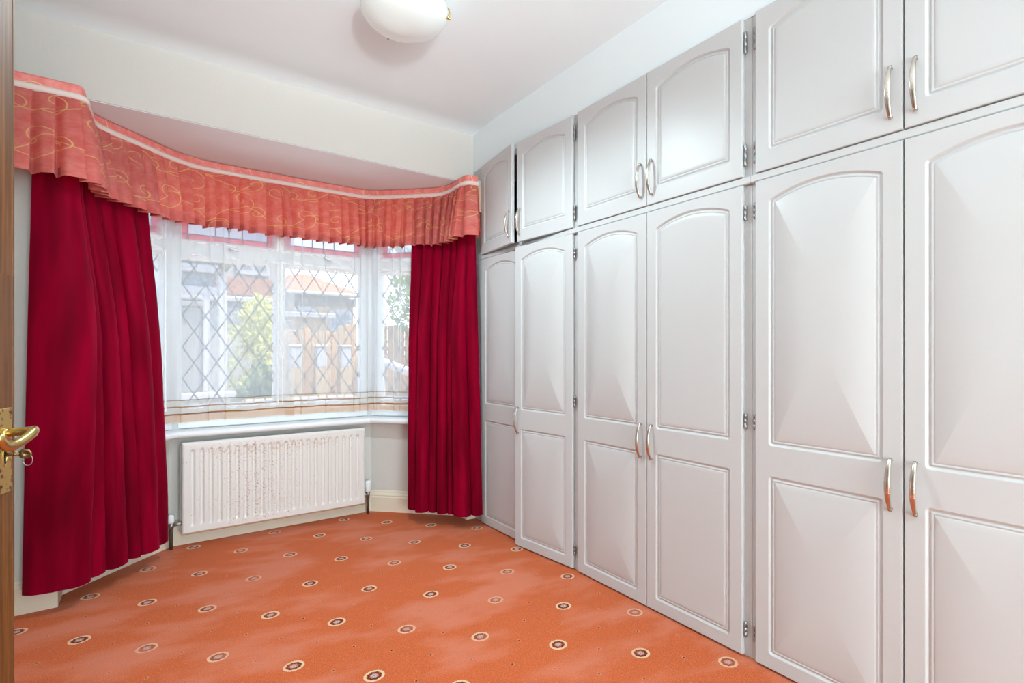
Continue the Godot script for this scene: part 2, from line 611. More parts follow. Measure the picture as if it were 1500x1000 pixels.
func carpet_material():
	var w := 1024
	var r := RandomNumberGenerator.new()
	r.seed = 5
	var d := PackedByteArray()
	d.resize(w * w * 3)
	var tuft := FastNoiseLite.new()
	tuft.seed = 44
	tuft.frequency = 0.075
	tuft.fractal_octaves = 2
	for k in w * w:
		# mirrored so that the tile has no seam
		var tx := absi((k % w) * 2 - w)
		var ty := absi((k / w) * 2 - w)
		var v := 1.0 + 0.05 * r.randfn(0.0, 1.0) + 0.17 * tuft.get_noise_2d(tx * 0.5, ty * 0.5)
		d[k * 3] = clampi(int(CARPET.r * 255 * v), 0, 255)
		d[k * 3 + 1] = clampi(int(CARPET.g * 255 * v), 0, 255)
		d[k * 3 + 2] = clampi(int(CARPET.b * 255 * v), 0, 255)
	# pale flecks in the pile
	for n in 800:
		dab(d, w, w, Vector2(r.randf() * w, r.randf() * w), r.randf_range(1.2, 4.2), Color(0.90, 0.66, 0.54), r.randf_range(0.15, 0.5))
	var cream := Color(0.90, 0.76, 0.62)
	var brown := Color(0.36, 0.13, 0.08)
	var grey := Color(0.74, 0.72, 0.74)
	var s := 1024.0 / 0.425                               # texels per metre
	for m in 2:
		var c := Vector2(256 + 512 * m, 256 + 512 * m)
		# ground of the medallion
		for k in 24:
			var a := TAU * k / 24
			dab(d, w, w, c + Vector2(cos(a) * 0.0315, sin(a) * 0.0265) * s, 0.0050 * s, cream, 0.95)
		for k in 16:
			var a := TAU * (k + 0.5) / 16
			dab(d, w, w, c + Vector2(cos(a) * 0.0262, sin(a) * 0.0215) * s, 0.0026 * s, cream, 0.35)
		# brown eight-pointed ring
		for k in 96:
			var a := TAU * k / 96
			var q := 0.0180 + 0.0032 * cos(8.0 * a)
			dab(d, w, w, c + Vector2(cos(a) * q * 1.12, sin(a) * q * 0.95) * s, 0.0030 * s, brown, 0.85)
		for k in 8:
			var a := TAU * (k + 0.5) / 8
			dab(d, w, w, c + Vector2(cos(a) * 0.0245, sin(a) * 0.020) * s, 0.0022 * s, Color(0.72, 0.36, 0.22), 0.8)
		# pale centre with brown specks
		for k in 7:
			var a := TAU * k / 6
			var at := c if k == 6 else c + Vector2(cos(a), sin(a) * 0.85) * 0.0078 * s
			dab(d, w, w, at, 0.0050 * s, grey, 0.85)
		for k in 5:
			var a := TAU * k / 5 + 0.4
			dab(d, w, w, c + Vector2(cos(a), sin(a)) * 0.0085 * s, 0.0018 * s, brown, 0.7)
		dab(d, w, w, c, 0.0022 * s, Color(0.50, 0.28, 0.20), 0.7)
	# pin dots between the medallions
	for i in 4:
		for j in 4:
			var odd := i % 2 == 1 and j % 2 == 1
			var comp := (i % 2 == 0 and j % 2 == 0) and (i + j) % 4 == 2
			if not (odd or comp):
				continue
			var c := Vector2(256 + 256 * i, 256 + 256 * j)
			for k in 8:
				dab(d, w, w, c + Vector2.from_angle(TAU * k / 8) * 0.0060 * s, 0.0018 * s, cream, 0.5)
			dab(d, w, w, c, 0.0036 * s, Color(0.30, 0.12, 0.08), 0.95)
	var m := mat("carpet", Color(1, 1, 1), 0.95)
	m.metallic_specular = 0.15
	m.albedo_texture = pic(w, w, d)
	m.detail_enabled = true
	m.detail_blend_mode = BaseMaterial3D.BLEND_MODE_MIX
	m.detail_uv_layer = BaseMaterial3D.DETAIL_UV_2
	# trodden, faded patches: the pile leans one way and looks pinker
	var fade := FastNoiseLite.new()
	fade.seed = 3
	fade.frequency = 0.012
	fade.fractal_octaves = 4
	var fw := 512
	var fd := PackedByteArray()
	fd.resize(fw * fw * 4)
	for y in fw:
		for x in fw:
			var g := fade.get_noise_2d(x * 0.75 + y * 0.35, y * 1.7 - x * 0.4)
			var k := (y * fw + x) * 4
			fd[k] = 216; fd[k + 1] = 132; fd[k + 2] = 106
			fd[k + 3] = clampi(int((g * 1.7 + 0.20) * 170.0), 0, 150)
	m.detail_albedo = pic(fw, fw, fd, true)
	m.heightmap_enabled = true
	m.heightmap_texture = noise_tex(0.16, 512, 3, 8)
	m.heightmap_scale = 0.12
	m.rim_enabled = true
	m.rim = 0.15
	m.rim_tint = 0.9

const CARPET := Color(0.79, 0.385, 0.215)

func valance_material():
	var w := 1024
	var h := 512
	var n := FastNoiseLite.new()
	n.seed = 6
	n.frequency = 0.012
	n.fractal_octaves = 4
	var d := bytes(w, h, func(x, y):
		var g: float = n.get_noise_2d(x, y) * 0.6 + n.get_noise_2d(x * 4.0, y * 4.0) * 0.3
		return Color(0.93, 0.48, 0.45).lerp(Color(0.99, 0.64, 0.60), clampf(0.4 + g, 0, 1)))
	var gold := Color(1.0, 0.84, 0.58)
	# vines that wander along the cloth and throw off scrolls
	for row in 2:
		var base := 130.0 + row * 250.0
		var vine := []
		for k in 129:
			var t := k / 128.0
			vine.append(Vector2(t * w, base + 62.0 * sin(TAU * (t * 2.0 + row * 0.37)) + 16.0 * sin(TAU * t * 5.0)))
		stroke(d, w, h, vine, 2.3, gold, 0.8)
		for k in 7:
			var p: Vector2 = vine[k * 18 + row * 5]
			var hand := 1.0 if (k + row) % 2 == 0 else -1.0
			var size := 46.0 + 20.0 * ((k * 5 + row * 3) % 4)
			var c := p + Vector2(0.75 * size, hand * size * 0.8)
			stroke(d, w, h, scroll(p, c, 1.45, hand), 2.2, gold, 0.8)
	var m := mat("valance_cloth", Color(1, 1, 1), 0.55)
	m.metallic_specular = 0.3
	m.albedo_texture = pic(w, h, d)
	m.rim_enabled = true
	m.rim = 0.35
	m.rim_tint = 0.7
	m.backlight_enabled = true
	m.backlight = Color(1.0, 0.92, 0.70)
	var lining := mat("valance_hem", Color(0.72, 0.30, 0.27), 0.6)
	lining.backlight_enabled = true
	lining.backlight = Color(0.35, 0.12, 0.10)
	var solid := mat("valance_band", Color(1, 1, 1), 0.55)
	solid.albedo_texture = m.albedo_texture

# ---------------------------------------------------------------- the room
const INNER := [Vector2(-0.355, -2.99), Vector2(-0.355, -3.115), Vector2(0.085, -3.545), Vector2(1.27, -3.545), Vector2(1.735, -3.085), Vector2(1.735, -2.99)]

func slab(called: String, lo: Vector3, hi: Vector3, m: Material, label: String, category: String) -> MeshInstance3D:
	var st := new_st()
	box(st, lo, hi)
	return struct(called, st, m, label, category)

func shell():
	# carpet over the room and the bay
	var poly := PackedVector2Array([Vector2(-0.62, REAR + 0.1), Vector2(-0.62, BACK - 0.02)])
	for p in INNER: poly.append(p + Vector2(0, -0.02))
	poly.append(Vector2(2.5, BACK - 0.02))
	poly.append(Vector2(2.5, REAR + 0.1))
	var st := new_st()
	var idx := Geometry2D.triangulate_polygon(poly)
	for k in range(0, idx.size(), 3):
		var q := [poly[idx[k]], poly[idx[k + 1]], poly[idx[k + 2]]]
		if (q[1] - q[0]).cross(q[2] - q[0]) > 0.0:
			q = [q[0], q[2], q[1]]
		for at in [q[0], q[2], q[1]]:
			st.set_uv(Vector2((at.x - 0.625) / 0.425 + 0.25, (at.y + 2.577) / 0.4325 + 0.25))
			st.set_uv2(Vector2(at.x / 3.3 + 0.31, at.y / 3.3 + 0.17))
			st.add_vertex(Vector3(at.x, 0, at.y))
	st.generate_normals()
	st.generate_tangents()
	var fl := obj("floor", st.commit(), M.carpet)
	tag(fl, "terracotta fitted carpet woven with small medallions and pin dots", "carpet", "", "structure")
	st = new_st()
	prism(st, poly, -0.15, -0.002)
	put("subfloor", st, M.garden_stone, fl)

	# ceiling with a soft rounded turn at the window wall
	st = new_st()
	box(st, Vector3(-0.62, CEIL, BACK + 0.13), Vector3(2.5, CEIL + 0.12, REAR + 0.1))
	smooth(st, true)
	var cols := []
	for x in [-0.62, 2.5]:
		var col := []
		for k in 9:
			var a := k / 8.0
			col.append(Vector3(x, CEIL - 0.022 * (1.0 - a) * (1.0 - a), BACK + 0.13 * a))
		cols.append(col)
	for k in 8:
		quad(st, cols[0][k], cols[1][k], cols[1][k + 1], cols[0][k + 1])
	struct("ceiling", st, M.ceiling_paint, "smooth white painted ceiling with a soft rounded edge", "ceiling")

	# window wall: piers, the papered beam over the bay, and the bay's own low walls
	st = new_st()
	box(st, Vector3(-0.62, 0, -3.17), Vector3(-0.355, 2.60, BACK))
	box(st, Vector3(1.735, 0, -3.17), Vector3(2.5, 2.60, BACK))
	box(st, Vector3(-0.355, SOFFIT, -3.12), Vector3(1.735, 2.60, BACK))
	struct("wall_back", st, M.wallpaper, "off-white swirl papered wall and beam round the bay opening", "wall")
	st = new_st()
	var low := PackedVector2Array()
	var run := INNER.duplicate()
	run[0] += Vector2(0.001, -0.03)
	run[5] += Vector2(-0.001, -0.03)
	for p in run: low.append(p)
	var outer := offset_path(run, -0.14)
	for k in range(outer.size() - 1, -1, -1): low.append(outer[k])
	prism(st, low, 0.0, 0.625)
	struct("wall_bay", st, M.wallpaper, "low papered wall of the bay under the window sill", "wall")
	# white underside of the bay, set back over the beam
	st = new_st()
	prism(st, PackedVector2Array([Vector2(-0.40, BACK - 0.003), Vector2(-0.40, -3.17), Vector2(0.06, -3.72), Vector2(1.30, -3.72), Vector2(1.78, -3.17), Vector2(1.78, BACK - 0.003)]), SOFFIT - 0.004, SOFFIT - 0.001)
	prism(st, PackedVector2Array([Vector2(-0.52, -3.12), Vector2(0.0, -3.85), Vector2(1.36, -3.85), Vector2(1.90, -3.12)]), SOFFIT, 2.55)
	struct("ceiling_bay", st, M.ceiling_paint, "white soffit over the bay window", "ceiling")

	slab("wall_left", Vector3(-0.62, 0, -2.99), Vector3(-0.50, 2.60, REAR + 0.1), M.wallpaper, "left wall behind the open room door", "wall")
	slab("wall_right", Vector3(FX, 2.318, BACK), Vector3(2.5, 2.60, REAR + 0.1), M.ceiling_paint, "plain white bulkhead above the fitted wardrobes", "wall")
	st = new_st()
	box(st, Vector3(2.40, 0, BACK), Vector3(2.5, 2.32, REAR + 0.1))
	box(st, Vector3(FX, 0, -0.08), Vector3(2.40, 2.318, REAR + 0.1))
	struct("wall_alcove", st, M.ceiling_paint, "wall behind and beside the fitted wardrobes", "wall")
	# wall behind the viewer, with an opening for the added glowing panel
	st = new_st()
	box(st, Vector3(-0.62, 0, REAR), Vector3(-0.40, 2.60, REAR + 0.1))
	box(st, Vector3(1.30, 0, REAR), Vector3(2.5, 2.60, REAR + 0.1))
	box(st, Vector3(-0.40, 1.95, REAR), Vector3(1.30, 2.60, REAR + 0.1))
	box(st, Vector3(-0.40, 0, REAR), Vector3(1.30, 0.25, REAR + 0.1))
	struct("wall_front", st, M.wallpaper, "wall behind the viewer with an opening for the added glowing panel", "wall")
	st = new_st()
	box(st, Vector3(-0.45, 0.20, REAR + 0.02), Vector3(1.35, 2.0, REAR + 0.08))
	struct("window_4", st, M.fill_glow, "glowing panel added unseen behind the viewer to brighten the room", "window")

	# skirting
	var prof := [Vector2(0.0, 0.0), Vector2(0.024, 0.0), Vector2(0.024, 0.098), Vector2(0.021, 0.103), Vector2(0.017, 0.106), Vector2(0.020, 0.112), Vector2(0.016, 0.120), Vector2(0.010, 0.127), Vector2(0.009, 0.136), Vector2(0.004, 0.142), Vector2(0.0, 0.143)]
	var path := [Vector2(-0.499, BACK)]
	path.append_array(INNER)
	path.append(Vector2(1.80, BACK))
	st = new_st()
	sweep(st, path, prof)
	struct("baseboard_back", st, M.cream_gloss, "cream moulded skirting following the bay at carpet level", "skirting")
	st = new_st()
	sweep(st, [Vector2(-0.50, REAR), Vector2(-0.50, BACK + 0.02)], prof)
	struct("baseboard_left", st, M.cream_gloss, "cream skirting of the left wall behind the door", "skirting")
	# shallow frame line of the back of the pelmet end
	st = new_st()
	box(st, Vector3(1.735, 2.02, BACK), Vector3(1.765, 2.225, BACK + 0.13), 0.003)
	struct("trim_2", st, M.track, "wooden end block of the pelmet beside the wardrobe", "trim")

func bay():
	# window board: follows the bay with a rounded nose
	var nose := []
	for k in 9:
		var a := -PI / 2 + PI * k / 8
		nose.append(Vector2(0.080 + 0.019 * cos(a), 0.6405 + 0.019 * sin(a)))
	var prof := [Vector2(-0.10, 0.6215)]
	prof.append_array(nose)
	prof.append(Vector2(-0.10, 0.6595))
	var st := new_st()
	var path := [Vector2(-0.30, -3.169), INNER[2], INNER[3], Vector2(1.68, -3.139)]
	sweep(st, path, prof)
	struct("trim_3", st, M.white_gloss, "white painted window board with rounded nose running round the bay", "window sill")

# ---------------------------------------------------------------- windows
# one face of the bay in its own axes: x along it, z into the room
func window(called: String, label: String, at: Vector3, turn: float, width: float, lights: Array):
	var w := thing(called, label, "window", at, turn, "", "structure")
	var y0 := 0.662
	var y1 := 2.235
	var ty := 1.715                       # centre of the transom
	var c := 0.006
	var bar := func(n: String, lo: Vector3, hi: Vector3):
		obj(n, box_mesh(lo, hi, c), M.white_plastic, w)
	bar.call("sill_rail", Vector3(0, y0, -0.045), Vector3(width, y0 + 0.07, 0.03))
	bar.call("head", Vector3(0, y1 - 0.06, -0.045), Vector3(width, y1 + 0.015, 0.03))
	bar.call("transom", Vector3(0, ty - 0.03, -0.045), Vector3(width, ty + 0.03, 0.03))
	bar.call("jamb", Vector3(0, y0, -0.045), Vector3(0.028, y1, 0.031))
	bar.call("jamb", Vector3(width - 0.028, y0, -0.045), Vector3(width, y1, 0.031))
	for k in lights.size() - 1:
		var mx: float = (lights[k].y + lights[k + 1].x) / 2.0
		bar.call("mullion", Vector3(mx - 0.022, y0, -0.045), Vector3(mx + 0.022, y1, 0.032))
	for l in lights:
		# casement sash and the top-hung sash over it
		sash(w, l.x, l.y, 0.80, ty - 0.055, 0.042)
		leaded_pane(w, l.x, l.y, 0.80, ty - 0.055)
		sash(w, l.x, l.y, ty + 0.062, y1 - 0.09, 0.038)
		top_light(w, l.x, l.y, ty + 0.062, y1 - 0.09)
		# handle on the transom sash
		if lights.size() < 2:
			continue
		var st := new_st(true)
		var hx: float = (l.x + l.y) / 2.0
		tube(st, [Vector3(hx, ty + 0.03, 0.035), Vector3(hx, ty + 0.03, 0.055), Vector3(hx + 0.004, ty + 0.022, 0.064), Vector3(hx + 0.045, ty + 0.012, 0.066)], [0.008, 0.007, 0.0065, 0.005], 8)
		put("latch", st, M.white_gloss, w)

# a moulded frame round an opening
func sash(w: Node3D, x0: float, x1: float, y0: float, y1: float, t: float):
	var st := new_st()
	var prof := [[t, -0.03], [t, 0.034], [t * 0.45, 0.040], [0.004, 0.028], [0.0, 0.016], [0.0, -0.03]]
	var rings := []
	for p in prof:
		rings.append([Vector3(x0 - p[0], y0 - p[0], p[1]), Vector3(x1 + p[0], y0 - p[0], p[1]), Vector3(x1 + p[0], y1 + p[0], p[1]), Vector3(x0 - p[0], y1 + p[0], p[1])])
	for i in rings.size() - 1:
		for k in 4:
			var n := (k + 1) % 4
			quad(st, rings[i][k], rings[i][n], rings[i + 1][n], rings[i + 1][k])
	put("sash", st, M.white_plastic, w)

func leaded_pane(w: Node3D, x0: float, x1: float, y0: float, y1: float):
	obj("pane", box_mesh(Vector3(x0 - 0.005, y0 - 0.005, -0.004), Vector3(x1 + 0.005, y1 + 0.005, 0.0)), M.pane_glass, w)
	# diamond leading: every came its own strip
	var dx := 0.1185
	var dy := 0.187
	var top := y1 - 0.052
	var first := x0 + 0.065
	for s in [1.0, -1.0]:
		for k in range(-12, 13):
			# the line through (first + k dx, top) with slope s dy/dx
			var a := Vector2(first + k * dx, top)
			var d := Vector2(1, s * dy / dx)
			var lo := -1e9
			var hi := 1e9
			lo = maxf(lo, x0 - a.x); hi = minf(hi, x1 - a.x)
			var t0 := (y0 - a.y) / d.y
			var t1 := (y1 - a.y) / d.y
			lo = maxf(lo, minf(t0, t1)); hi = minf(hi, maxf(t0, t1))
			if hi - lo < 0.008:
				continue
			came(w, a + d * lo, a + d * hi)

func came(w: Node3D, a: Vector2, b: Vector2, wide := 0.0036, z := 0.0):
	var st := new_st()
	var d := (b - a).normalized()
	var n := Vector2(-d.y, d.x) * wide
	var p := [Vector3(a.x - n.x, a.y - n.y, z), Vector3(b.x - n.x, b.y - n.y, z), Vector3(b.x + n.x, b.y + n.y, z), Vector3(a.x + n.x, a.y + n.y, z)]
	var m0 := Vector3(a.x, a.y, z + 0.0028)
	var m1 := Vector3(b.x, b.y, z + 0.0028)
	quad(st, p[0], p[1], m1, m0)
	quad(st, m0, m1, p[2], p[3])
	var q0 := Vector3(a.x, a.y, z - 0.0068)
	var q1 := Vector3(b.x, b.y, z - 0.0068)
	quad(st, p[1], p[0], q0, q1)
	quad(st, p[3], p[2], q1, q0)
	put("lead_strip", st, M.lead, w)

func top_light(w: Node3D, x0: float, x1: float, y0: float, y1: float):
	var b := 0.034
	var gap := 0.002
	var rects := [[x0, y0, x1, y0 + b], [x0, y1 - b, x1, y1], [x0, y0 + b, x0 + b, y1 - b], [x1 - b, y0 + b, x1, y1 - b]]
	for r in rects:
		obj("pink_pane", box_mesh(Vector3(r[0] + gap, r[1] + gap, -0.004), Vector3(r[2] - gap, r[3] - gap, 0.0)), M.pink_glass, w)
	var xs := [x0 + b, x0 + b + (x1 - x0 - 2 * b) * 0.33, x0 + b + (x1 - x0 - 2 * b) * 0.67, x1 - b]
	for k in 3:
		obj("pale_pane", box_mesh(Vector3(xs[k] + gap, y0 + b + gap, -0.004), Vector3(xs[k + 1] - gap, y1 - b - gap, 0.0)), M.pale_blue_glass, w)
	for x in xs:
		came(w, Vector2(x, y0), Vector2(x, y1), 0.003)
	came(w, Vector2(x0, y0 + b), Vector2(x1, y0 + b), 0.003)
	came(w, Vector2(x0, y1 - b), Vector2(x1, y1 - b), 0.003)
	# the little stem that forks
	var mx := (x0 + x1) / 2.0
	came(w, Vector2(mx, y0), Vector2(mx, y0 + b + 0.03), 0.003)
	for s in [1.0, -1.0]:
		var last := Vector2(mx, y0 + b + 0.028)
		for k in range(1, 6):
			var a := PI / 2 * k / 5
			var p := Vector2(mx + s * 0.075 * (1.0 - cos(a)), y0 + b + 0.028 + 0.06 * sin(a))
			came(w, last, p, 0.003)
			last = p

func windows():
	# world x = 0.10 .. 1.28 at z = -3.6
	window("window_1", "wide white centre window of the bay with two diamond-leaded casements", Vector3(0.10, 0, -3.60), 0.0, 1.18, [Vector2(0.045, 0.545), Vector2(0.614, 1.105)])
	var a := Vector2(-0.37, -3.155)
	var b := Vector2(0.10, -3.60)
	var d := b - a
	window("window_2", "narrow angled leaded window at the left of the bay behind the curtain", Vector3(a.x, 0, a.y), -atan2(d.y, d.x), d.length(), [Vector2(0.10, d.length() - 0.10)])
	a = Vector2(1.28, -3.60)
	b = Vector2(1.75, -3.135)
	d = b - a
	window("window_3", "narrow angled leaded window at the right of the bay with white handrail beyond", Vector3(a.x, 0, a.y), -atan2(d.y, d.x), d.length(), [Vector2(0.10, d.length() - 0.10)])
	for c in [[Vector2(0.10, -3.60), "left"], [Vector2(1.28, -3.60), "right"]]:
		var st := new_st(true)
		lathe(st, [Vector2(0.0, 0.655), Vector2(0.046, 0.655), Vector2(0.046, 2.246), Vector2(0.0, 2.246)], 8, Transform3D(Basis(Vector3.UP, PI / 8), Vector3(c[0].x, 0, c[0].y)))
		smooth(st, false)
		struct("trim_%d" % (4 if c[1] == "left" else 5), st, M.white_plastic, "white corner post of the bay window at the %s of the centre window" % c[1], "window post")

# ---------------------------------------------------------------- outside
func outside():
	var st := new_st()
	box(st, Vector3(-30, -0.75, -60), Vector3(40, -0.55, -3.9))
	struct("ground", st, M.garden_earth, "garden ground outside beyond the added pale strip", "ground")
	st = new_st()
	box(st, Vector3(-5, -0.545, -6.2), Vector3(7, -0.50, -3.85))  # unseen pale strip added to bounce daylight up to the soffit
	struct("trim_6", st, M.bounce_ground, "pale ground strip added under the bay window to bounce light up", "patio")

	# white porch of the house next door
	var p := thing("porch", "white framed porch seen through the left half of the centre window", "porch", Vector3(0, -0.55, -7.0), 0.0, "", "")
	var bx := func(n: String, lo: Vector3, hi: Vector3, m: Material, par: Node, c := 0.01):
		return obj(n, box_mesh(lo, hi, c), m, par)
	bx.call("base_wall", Vector3(-2.6, 0, -1.6), Vector3(0.70, 1.12, 0.0), M.white_render, p)
	bx.call("sill", Vector3(-2.65, 1.12, -0.1), Vector3(0.83, 1.20, 0.10), M.outside_white, p)
	bx.call("post", Vector3(0.655, 1.20, -0.09), Vector3(0.745, 2.58, 0.02), M.outside_white, p)
	bx.call("post", Vector3(0.50, 1.20, -0.09), Vector3(0.565, 2.36, 0.0), M.outside_white, p)
	bx.call("post", Vector3(-0.75, 1.20, -0.09), Vector3(-0.65, 2.36, 0.0), M.outside_white, p)
	bx.call("head_rail", Vector3(-2.6, 2.34, -0.10), Vector3(0.66, 2.44, 0.01), M.outside_white, p)
	bx.call("head_rail", Vector3(-2.6, 2.20, -0.08), Vector3(0.52, 2.26, 0.0), M.grey_render, p)
	bx.call("fanlight", Vector3(-2.6, 2.44, -0.08), Vector3(0.64, 2.60, -0.05), M.dark_glass, p)
	bx.call("fascia", Vector3(-2.7, 2.60, -0.10), Vector3(0.66, 2.69, 0.06), M.outside_white, p)
	bx.call("soffit_shade_band", Vector3(-2.7, 2.69, -0.5), Vector3(0.80, 2.80, 0.02), M.grey_render, p)
	bx.call("gutter", Vector3(-2.7, 2.80, -0.4), Vector3(0.95, 2.88, 0.10), M.outside_white, p, 0.03)
	bx.call("roof", Vector3(-2.7, 2.88, -1.6), Vector3(0.92, 3.6, 0.05), M.white_render, p)
	bx.call("door_panel", Vector3(0.02, 1.20, -0.07), Vector3(0.50, 2.20, -0.04), M.grey_render, p)
	bx.call("door_panel", Vector3(-0.65, 1.20, -0.07), Vector3(0.0, 2.20, -0.04), M.grey_render, p)
	bx.call("door_panel", Vector3(0.20, 1.30, -0.05), Vector3(0.26, 2.15, -0.02), M.outside_white, p)

	# low garden wall
	bx = func(lo: Vector3, hi: Vector3, m: Material):
		var s2 := new_st()
		box(s2, lo, hi, 0.02)
		return s2
	st = bx.call(Vector3(0.85, -0.55, -6.6), Vector3(2.1, 0.58, -6.3), M.garden_stone)
	tag(put("garden_wall", st, M.garden_stone), "low sandy garden wall below the golden shrub outside", "wall")

	# planting
	shrub("conifer", "tall golden-green conifer seen in the left half of the centre window", "tree", Vector3(1.20, -0.55, -8.2), [[Vector3(0, 1.5, 0), Vector3(0.36, 1.0, 0.4)], [Vector3(0.04, 0.8, 0), Vector3(0.40, 0.7, 0.4)], [Vector3(0.1, 2.0, 0), Vector3(0.26, 0.55, 0.3)]], 1700, M.golden_leaf, 0.055)
	shrub("shrub", "dark green shrub at the foot of the golden conifer outside", "shrub", Vector3(1.20, -0.55, -7.2), [[Vector3(0, 1.25, 0), Vector3(0.20, 0.30, 0.2)], [Vector3(-0.12, 1.0, 0), Vector3(0.25, 0.32, 0.2)]], 500, M.dark_leaf, 0.06)
	shrub("leafy_tree", "green leafy tree seen in the right angled window above the fence", "tree", Vector3(4.15, -0.55, -8.6), [[Vector3(0, 2.6, 0), Vector3(0.75, 0.75, 0.6)], [Vector3(-0.1, 3.3, 0), Vector3(0.7, 0.7, 0.6)]], 1500, M.green_leaf, 0.075)

	# terrace opposite: white fronted with a band of hung tiles
	var h := thing("terraced_house", "white fronted house with a terracotta tile band behind the conifer", "house", Vector3(-2.0, -0.55, -15.0))
	obj("wall", box_mesh(Vector3(0, 0, -6), Vector3(4.75, 6.5, 0)), M.white_render, h)
	obj("tile_band", box_mesh(Vector3(1.9, 3.18, 0.0), Vector3(4.78, 3.62, 0.06)), M.tile_hung, h)
	obj("gutter", box_mesh(Vector3(1.9, 2.98, 0.0), Vector3(4.80, 3.12, 0.14), 0.03), M.outside_white, h)
	obj("shade_strip", box_mesh(Vector3(1.9, 2.86, 0.0), Vector3(4.78, 2.98, 0.03)), M.grey_render, h)  # grey strip painted for the shade below the gutter
	for k in 2:
		var f := obj("window", box_mesh(Vector3(2.75 + k * 1.05, 3.70, 0.0), Vector3(3.55 + k * 1.05, 4.9, 0.07), 0.02), M.outside_white, h)
		obj("pane", box_mesh(Vector3(2.83 + k * 1.05, 3.86, 0.05), Vector3(3.12 + k * 1.05, 4.82, 0.08)), M.dark_glass, f)
		obj("pane", box_mesh(Vector3(3.18 + k * 1.05, 3.86, 0.05), Vector3(3.47 + k * 1.05, 4.82, 0.08)), M.dark_glass, f)

	# house opposite with a hipped terracotta roof
	var g := thing("hipped_house", "cream house with a hipped terracotta roof in the right half of the centre window", "house", Vector3(3.1, -0.55, -15.0))
	obj("wall", box_mesh(Vector3(0, 0, -5), Vector3(1.75, 3.20, 0)), M.cream_render, g)
	st = new_st()
	var e := [Vector3(-0.25, 3.36, 0.25), Vector3(1.95, 3.36, 0.25), Vector3(1.95, 3.36, -5.2), Vector3(-0.25, 3.36, -5.2)]
	var r0 := Vector3(0.30, 4.02, -1.2)
	var r1 := Vector3(0.80, 4.02, -1.2)
	var r2 := Vector3(0.80, 4.02, -4.0)
	var r3 := Vector3(0.30, 4.02, -4.0)
	quad(st, e[0], e[1], r1, r0); quad(st, e[1], e[2], r2, r1); quad(st, e[2], e[3], r3, r2); quad(st, e[3], e[0], r0, r3)
	quad(st, r0, r1, r2, r3); quad(st, e[3], e[2], e[1], e[0])
	var rf := put("roof", st, M.terracotta, g)
	obj("gutter", box_mesh(Vector3(-0.28, 3.26, 0.2), Vector3(1.98, 3.36, 0.34), 0.03), M.outside_white, rf)
	obj("soffit_shade_band", box_mesh(Vector3(-0.1, 3.02, 0.0), Vector3(1.8, 3.24, 0.06)), M.grey_render, g)  # grey band painted for the shade under the eaves
	for q in [[1.05, 2.30], [0.10, 2.35]]:
		var f := obj("window", box_mesh(Vector3(q[0], q[1], 0.0), Vector3(q[0] + 0.62, q[1] + 0.62, 0.07), 0.02), M.outside_white, g)
		obj("pane", box_mesh(Vector3(q[0] + 0.06, q[1] + 0.06, 0.05), Vector3(q[0] + 0.56, q[1] + 0.48, 0.08)), M.dark_glass, f)

	# a lean-to in front of it, then tan close-boarded fencing
	var lt := thing("lean_to", "flat roofed cream lean-to with a white fascia below the hipped roof", "outbuilding", Vector3(2.15, -0.55, -11.5))
	obj("wall", box_mesh(Vector3(0, 0, -1.5), Vector3(0.95, 2.42, 0)), M.cream_render, lt)
	obj("fascia", box_mesh(Vector3(-0.1, 2.42, -1.5), Vector3(1.15, 2.52, 0.1), 0.01), M.outside_white, lt)
	obj("window", box_mesh(Vector3(0.05, 1.5, 0.0), Vector3(0.5, 2.15, 0.05), 0.01), M.outside_white, lt)

	var fe := thing("fence", "tan close-boarded timber fence across the garden in the centre window", "fence", Vector3(1.70, -0.55, -9.3))
	var r := RandomNumberGenerator.new()
	r.seed = 17
	for k in 26:
		var x := k * 0.115
		var tall := 2.16 + r.randf_range(-0.03, 0.03) - (0.12 if k < 9 else 0.0)
		if k % 7 == 4: tall += 0.05
		obj("board", box_mesh(Vector3(x, 0, r.randf_range(-0.02, 0.0)), Vector3(x + 0.10, tall, 0.022), 0.006), M.fence_wood if (k * 5) % 3 else M.fence_wood_pale, fe)
	for y in [0.4, 1.7]:
		obj("rail", box_mesh(Vector3(0, y, -0.08), Vector3(3.0, y + 0.09, -0.02), 0.005), M.fence_wood_pale, fe)
	# white boxes standing along the fence
	for k in 3:
		var bn := thing("garden_box", ["white upright box standing leftmost along the tan fence outside", "white upright box standing in the middle along the tan fence outside", "white upright box standing rightmost along the tan fence outside"][k], "box", Vector3(1.92 + k * 0.40, -0.55, -8.9), 0.0, "white boxes by the fence")
		obj("plinth", box_mesh(Vector3(-0.10, 0, -0.10), Vector3(0.10, 1.42, 0.10), 0.01), M.fence_wood_pale, bn)
		obj("body", box_mesh(Vector3(-0.09, 1.42, -0.10), Vector3(0.09, 1.76, 0.10), 0.02), M.outside_white, bn)
		obj("lid", box_mesh(Vector3(-0.10, 1.76, -0.11), Vector3(0.10, 1.80, 0.11), 0.012), M.outside_white, bn)
	# white sloping handrail outside the right-hand window
	var hr := thing("handrail", "white sloping handrail outside the right angled window", "handrail", Vector3(2.2, -0.55, -5.6))
	st = new_st(true)
	tube(st, [Vector3(-0.15, 1.62, -0.2), Vector3(1.2, 1.05, 0.3)], [0.05], 10)
	put("rail", st, M.outside_white, hr)
	for q in [[0.0, 1.52, -0.14], [1.0, 1.1, 0.23]]:
		st = new_st(true)
		tube(st, [Vector3(q[0], 0, q[2]), Vector3(q[0], q[1], q[2])], [0.03], 8)
		put("post", st, M.outside_white, hr)

